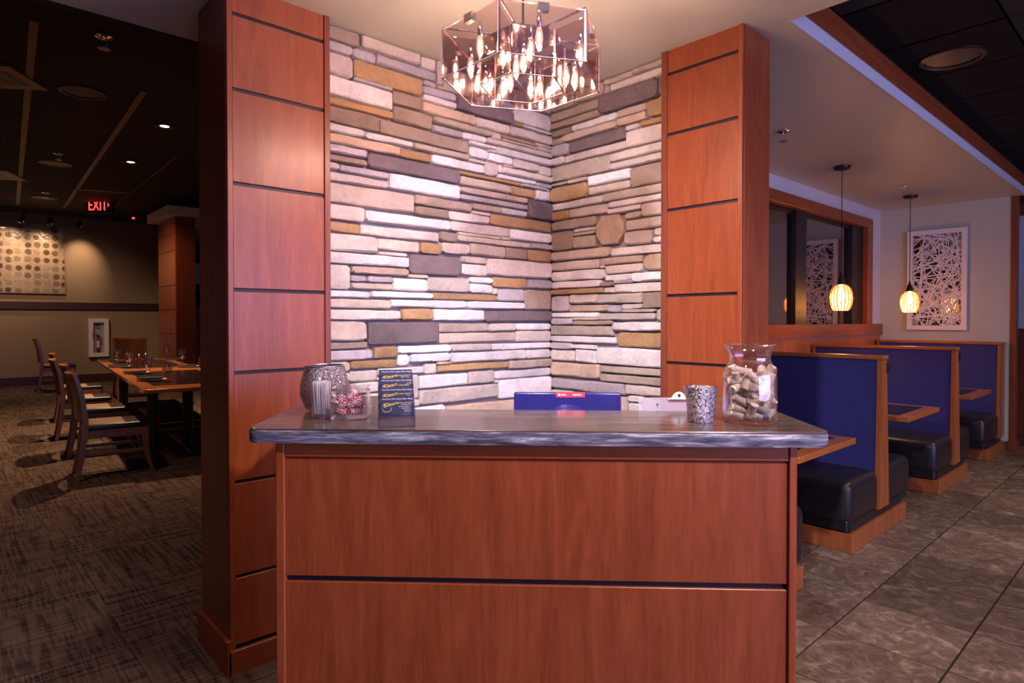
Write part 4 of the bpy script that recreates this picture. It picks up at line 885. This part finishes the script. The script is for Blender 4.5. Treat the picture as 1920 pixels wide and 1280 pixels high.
for k, (x, y, l) in enumerate([(238, 683, 'leftmost of four dark mills on dining table'), (249, 687, 'second from left of four dark mills on dining table'), (261, 690, 'third from left of four dark mills on dining table'), (273, 685, 'rightmost of four dark mills on dining table')]):
    p = Zp(x, y, ZTAB)
    if k == 0: mill.location = p; mill['label'] = l
    else: dup(mill, p, 0, l)

# far wall: painting, track lights, fire extinguisher cabinet, exit sign
pt = thing('painting', 'large glossy cream canvas with rows of brown dots on far wall', 'painting', (.62, WY, 2.69))
MB().box((-1.42, -.05, -.685), (1.47, -.012, .685), .004, 1).build('canvas', M['painting'], pt)
MB().box((-1.44, -.055, -.70), (-1.42, 0, .70)).box((1.47, -.055, -.70), (1.49, 0, .70)).box((-1.42, -.055, .685), (1.47, 0, .70)).box((-1.42, -.055, -.70), (1.47, 0, -.685)).build('frame', M['grille'], pt)
trk = tag(MB().box((.2, 16.375, 3.69), (3.0, 16.425, 3.7045)).build('track_rail', M['black']), 'black lighting track above the dotted painting', 'lighting track')
for k, (x, l) in enumerate(((1.39, 'left track spotlight above the dotted painting'), (1.86, 'middle track spotlight above the painting corner'), (2.37, 'right track spotlight lighting bare wall'))):
    t = thing('track_light', l, 'spotlight', (x, 16.4, 3.69), 0, 'spotlights on the dining track')
    A = Matrix.Translation((-.03, .02, -.06)) @ Matrix.Rotation(math.radians(-25), 4, 'X') @ Matrix.Rotation(math.radians(20), 4, 'Y')
    P = MB()
    prof2 = [(.03, .03), (.034, -.02), (.045, -.10), (.062, -.15), (.055, -.15), (.03, -.08)]
    P.lathe(prof2, 20, mt=A, c=(-.03, .02, -.06), cap=False).build('head', M['black'], t, smooth=40)
    MB().tube([(0, 0, 0), (-.02, .01, -.06)], .012, 8).build('yoke', M['black'], t)
    light('track_spot', 'SPOT', (x-.05, 16.34, 3.44), (95, 95, 85)[k], (1, .62, .36), (x+(-.5, -.3, .02)[k], WY, 2.75), spot_size=(1.4, 1.3, 1.05)[k], spot_blend=1., shadow_soft_size=.05)
fc = thing('extinguisher_cabinet', 'white framed fire extinguisher cabinet on the far wall', 'cabinet', (2.715, WY, .58))
MB().box((-.195, -.10, 0), (-.105, 0, .87), .004, 1).box((.105, -.10, 0), (.195, 0, .87), .004, 1).box((-.105, -.10, 0), (.105, 0, .09), .004, 1).box((-.105, -.10, .78), (.105, 0, .87), .004, 1).build('frame', M['white'], fc)
MB().box((-.105, -.015, .09), (.105, -.002, .78)).build('back', M['fascia'], fc)
MB().box((-.10, -.09, .09), (.10, -.087, .78)).build('door_glass', M['glass'], fc)
MB().box((-.13, -.115, .42), (-.12, -.10, .56)).build('handle', M['steel'], fc)
MB().box((-.075, -.094, .70), (.01, -.0905, .74)).build('label_plate', M['black'], fc)
fe = thing('fire_extinguisher', 'red fire extinguisher inside the white wall cabinet', 'fire extinguisher', (2.705, WY-.055, .671))
MB().lathe([(.03, 0), (.036, .006), (.036, .30), (.030, .33), (.014, .345), (.012, .365)], 20).build('tank', M['red'], fe, smooth=40)
MB().box((-.012, -.012, .36), (.012, .012, .40)).box((-.06, -.008, .395), (.01, .008, .405)).box((-.05, -.008, .42), (.012, .008, .43)).build('valve', M['black'], fe)
MB().tube([(.01, -.002, .385), (.05, -.004, .37), (.062, -.006, .30), (.055, -.008, .18)], .007, 6).build('hose', M['black'], fe, smooth=60)
MB().lathe([(.0366, .12), (.0366, .28)], 20, cap=False).build('tag', M['white'], fe)
ex = thing('exit_sign', 'black exit sign with glowing red letters on dining ceiling', 'sign', (2.395, 14.763, 3.706), YAW-PI/2)
MB().box((-.27, .0, -.16), (.27, .06, .16), .006, 1).build('housing', M['black'], ex)
me = textmesh('letters', 'EXIT', .30, M['exit_red'], 'CENTER', 0, .004); me.transform(Matrix.Diagonal((.62, 1, 1, 1)))
link('letters', me, ex, (-.03, -.003, -.105), (PI/2, 0, 0))
MB().poly([(.165, -.003, .045), (.205, -.003, 0), (.165, -.003, -.045), (.165, -.003, -.02), (.182, -.003, 0), (.165, -.003, .02)], [[0, 1, 4, 5], [1, 2, 3, 4]]).build('arrow', M['exit_red'], ex)
MB().box((-.05, .01, .16), (.05, .05, .2)).build('mount', M['black'], ex)
for k, (x, y, l) in enumerate(((2.05, 8.46, 'lit recessed downlight in the black dining ceiling, nearer'), (2.14, 10.71, 'lit recessed downlight in the black dining ceiling, farther'))):
    t = thing('downlight', l, 'downlight', (x, y, ZD+.011), 0, 'recessed downlights in dining room')
    MB().lathe([(.12, 0), (.12, -.012), (.085, -.012), (.08, .0)], 28, cap=False).build('rim', M['black'], t, smooth=40)
    MB().lathe([(0, -.002), (.05, -.003)], 24, cap=False).build('lens', M['lamp_disc'], t)
    light('dining_downlight', 'SPOT', (x, y, ZD-.03), (520, 420)[k], (1, .60, .34), (x-.15, y, 0), spot_size=1.75, spot_blend=.8, shadow_soft_size=.05)
light('dining_downlight', 'SPOT', (-.2, 5.0, ZD-.03), 120, (1, .58, .42), (0, 4.6, 0), spot_size=1.9, spot_blend=.9, shadow_soft_size=.05)  # added fill spot without fixture, for the near carpet
light('dining_downlight', 'SPOT', (1.9, 12.9, ZD-.03), 150, (1, .58, .32), (3.2, 14.0, 2.0), spot_size=1.3, spot_blend=.9, shadow_soft_size=.05)  # added spot without fixture, warms the pier face
light('dining_downlight', 'SPOT', (1.2, 14.2, ZD-.03), 190, (1, .60, .38), (1.6, 16.4, .6), spot_size=1.8, spot_blend=.9, shadow_soft_size=.05)  # added fill spot without fixture, for the far wall
speaker('round black ceiling speaker behind the nearest dining sprinkler', (1.13, 7.78), ZD+.011, .21, 'black', 'plum'); speaker('round ceiling speaker in the middle of dining ceiling', (1.33, 11.58), ZD+.011, .21, 'black', 'tbar'); speaker('round ceiling speaker nearest the far painting', (1.54, 14.97), ZD+.011, .21, 'black', 'tbar')
sprinkler('chrome sprinkler on black ceiling nearest the foyer', (1.04, 6.13), ZD+.011, 2.); sprinkler('chrome sprinkler in the middle of black dining ceiling', (1.28, 10.85), ZD+.011, 1.8); sprinkler('chrome sprinkler on black ceiling near the far painting', (1.49, 14.33), ZD+.011, 1.8)
for q, l in (([(0, 125), (58, 128), (57, 166), (-4, 160)], 'tan ceiling air grille, nearer one at the picture edge'), ([(0, 320), (34, 322), (34, 336), (-3, 335)], 'tan ceiling air grille, farther one above the painting')):
    P = [Zp(x, y, ZD-.002) for x, y in q]; cen = sum(P, Vector())/4
    e1 = (P[1]-P[0]); an = math.atan2(e1.y, e1.x); L1 = max(.24, e1.length); L2 = max(.5, (P[3]-P[0]).length)
    t = thing('air_grille', l, 'air vent', (cen.x, cen.y, ZD-.0), an, 'air grilles in the dining ceiling')
    MB().box((-L1/2-.3, -L2/2, -.012), (L1/2, L2/2, .012)).build('plate', M['grille'], t)
    sl = MB()
    for k in range(4): sl.box((-L1/2-.28+k*.12, -L2*.3, -.0135), (-L1/2-.2+k*.12, L2*.3, -.0115))
    sl.build('slots', M['black'], t)
em = thing('emergency_beacon', 'added red glow for a small reflection beside exit sign', 'lamp', Zp(250, 408, 3.6), 0)  # glowing stand-in added for a small red reflection
MB().lathe([(.02, .0), (.03, .03), (.03, .10), (.01, .15)], 12).build('housing', M['black'], em)
MB().lathe([(0, -.035), (.025, -.02), (.03, 0), (.02, .01)], 14).build('lens', M['exit_red'], em, smooth=60)
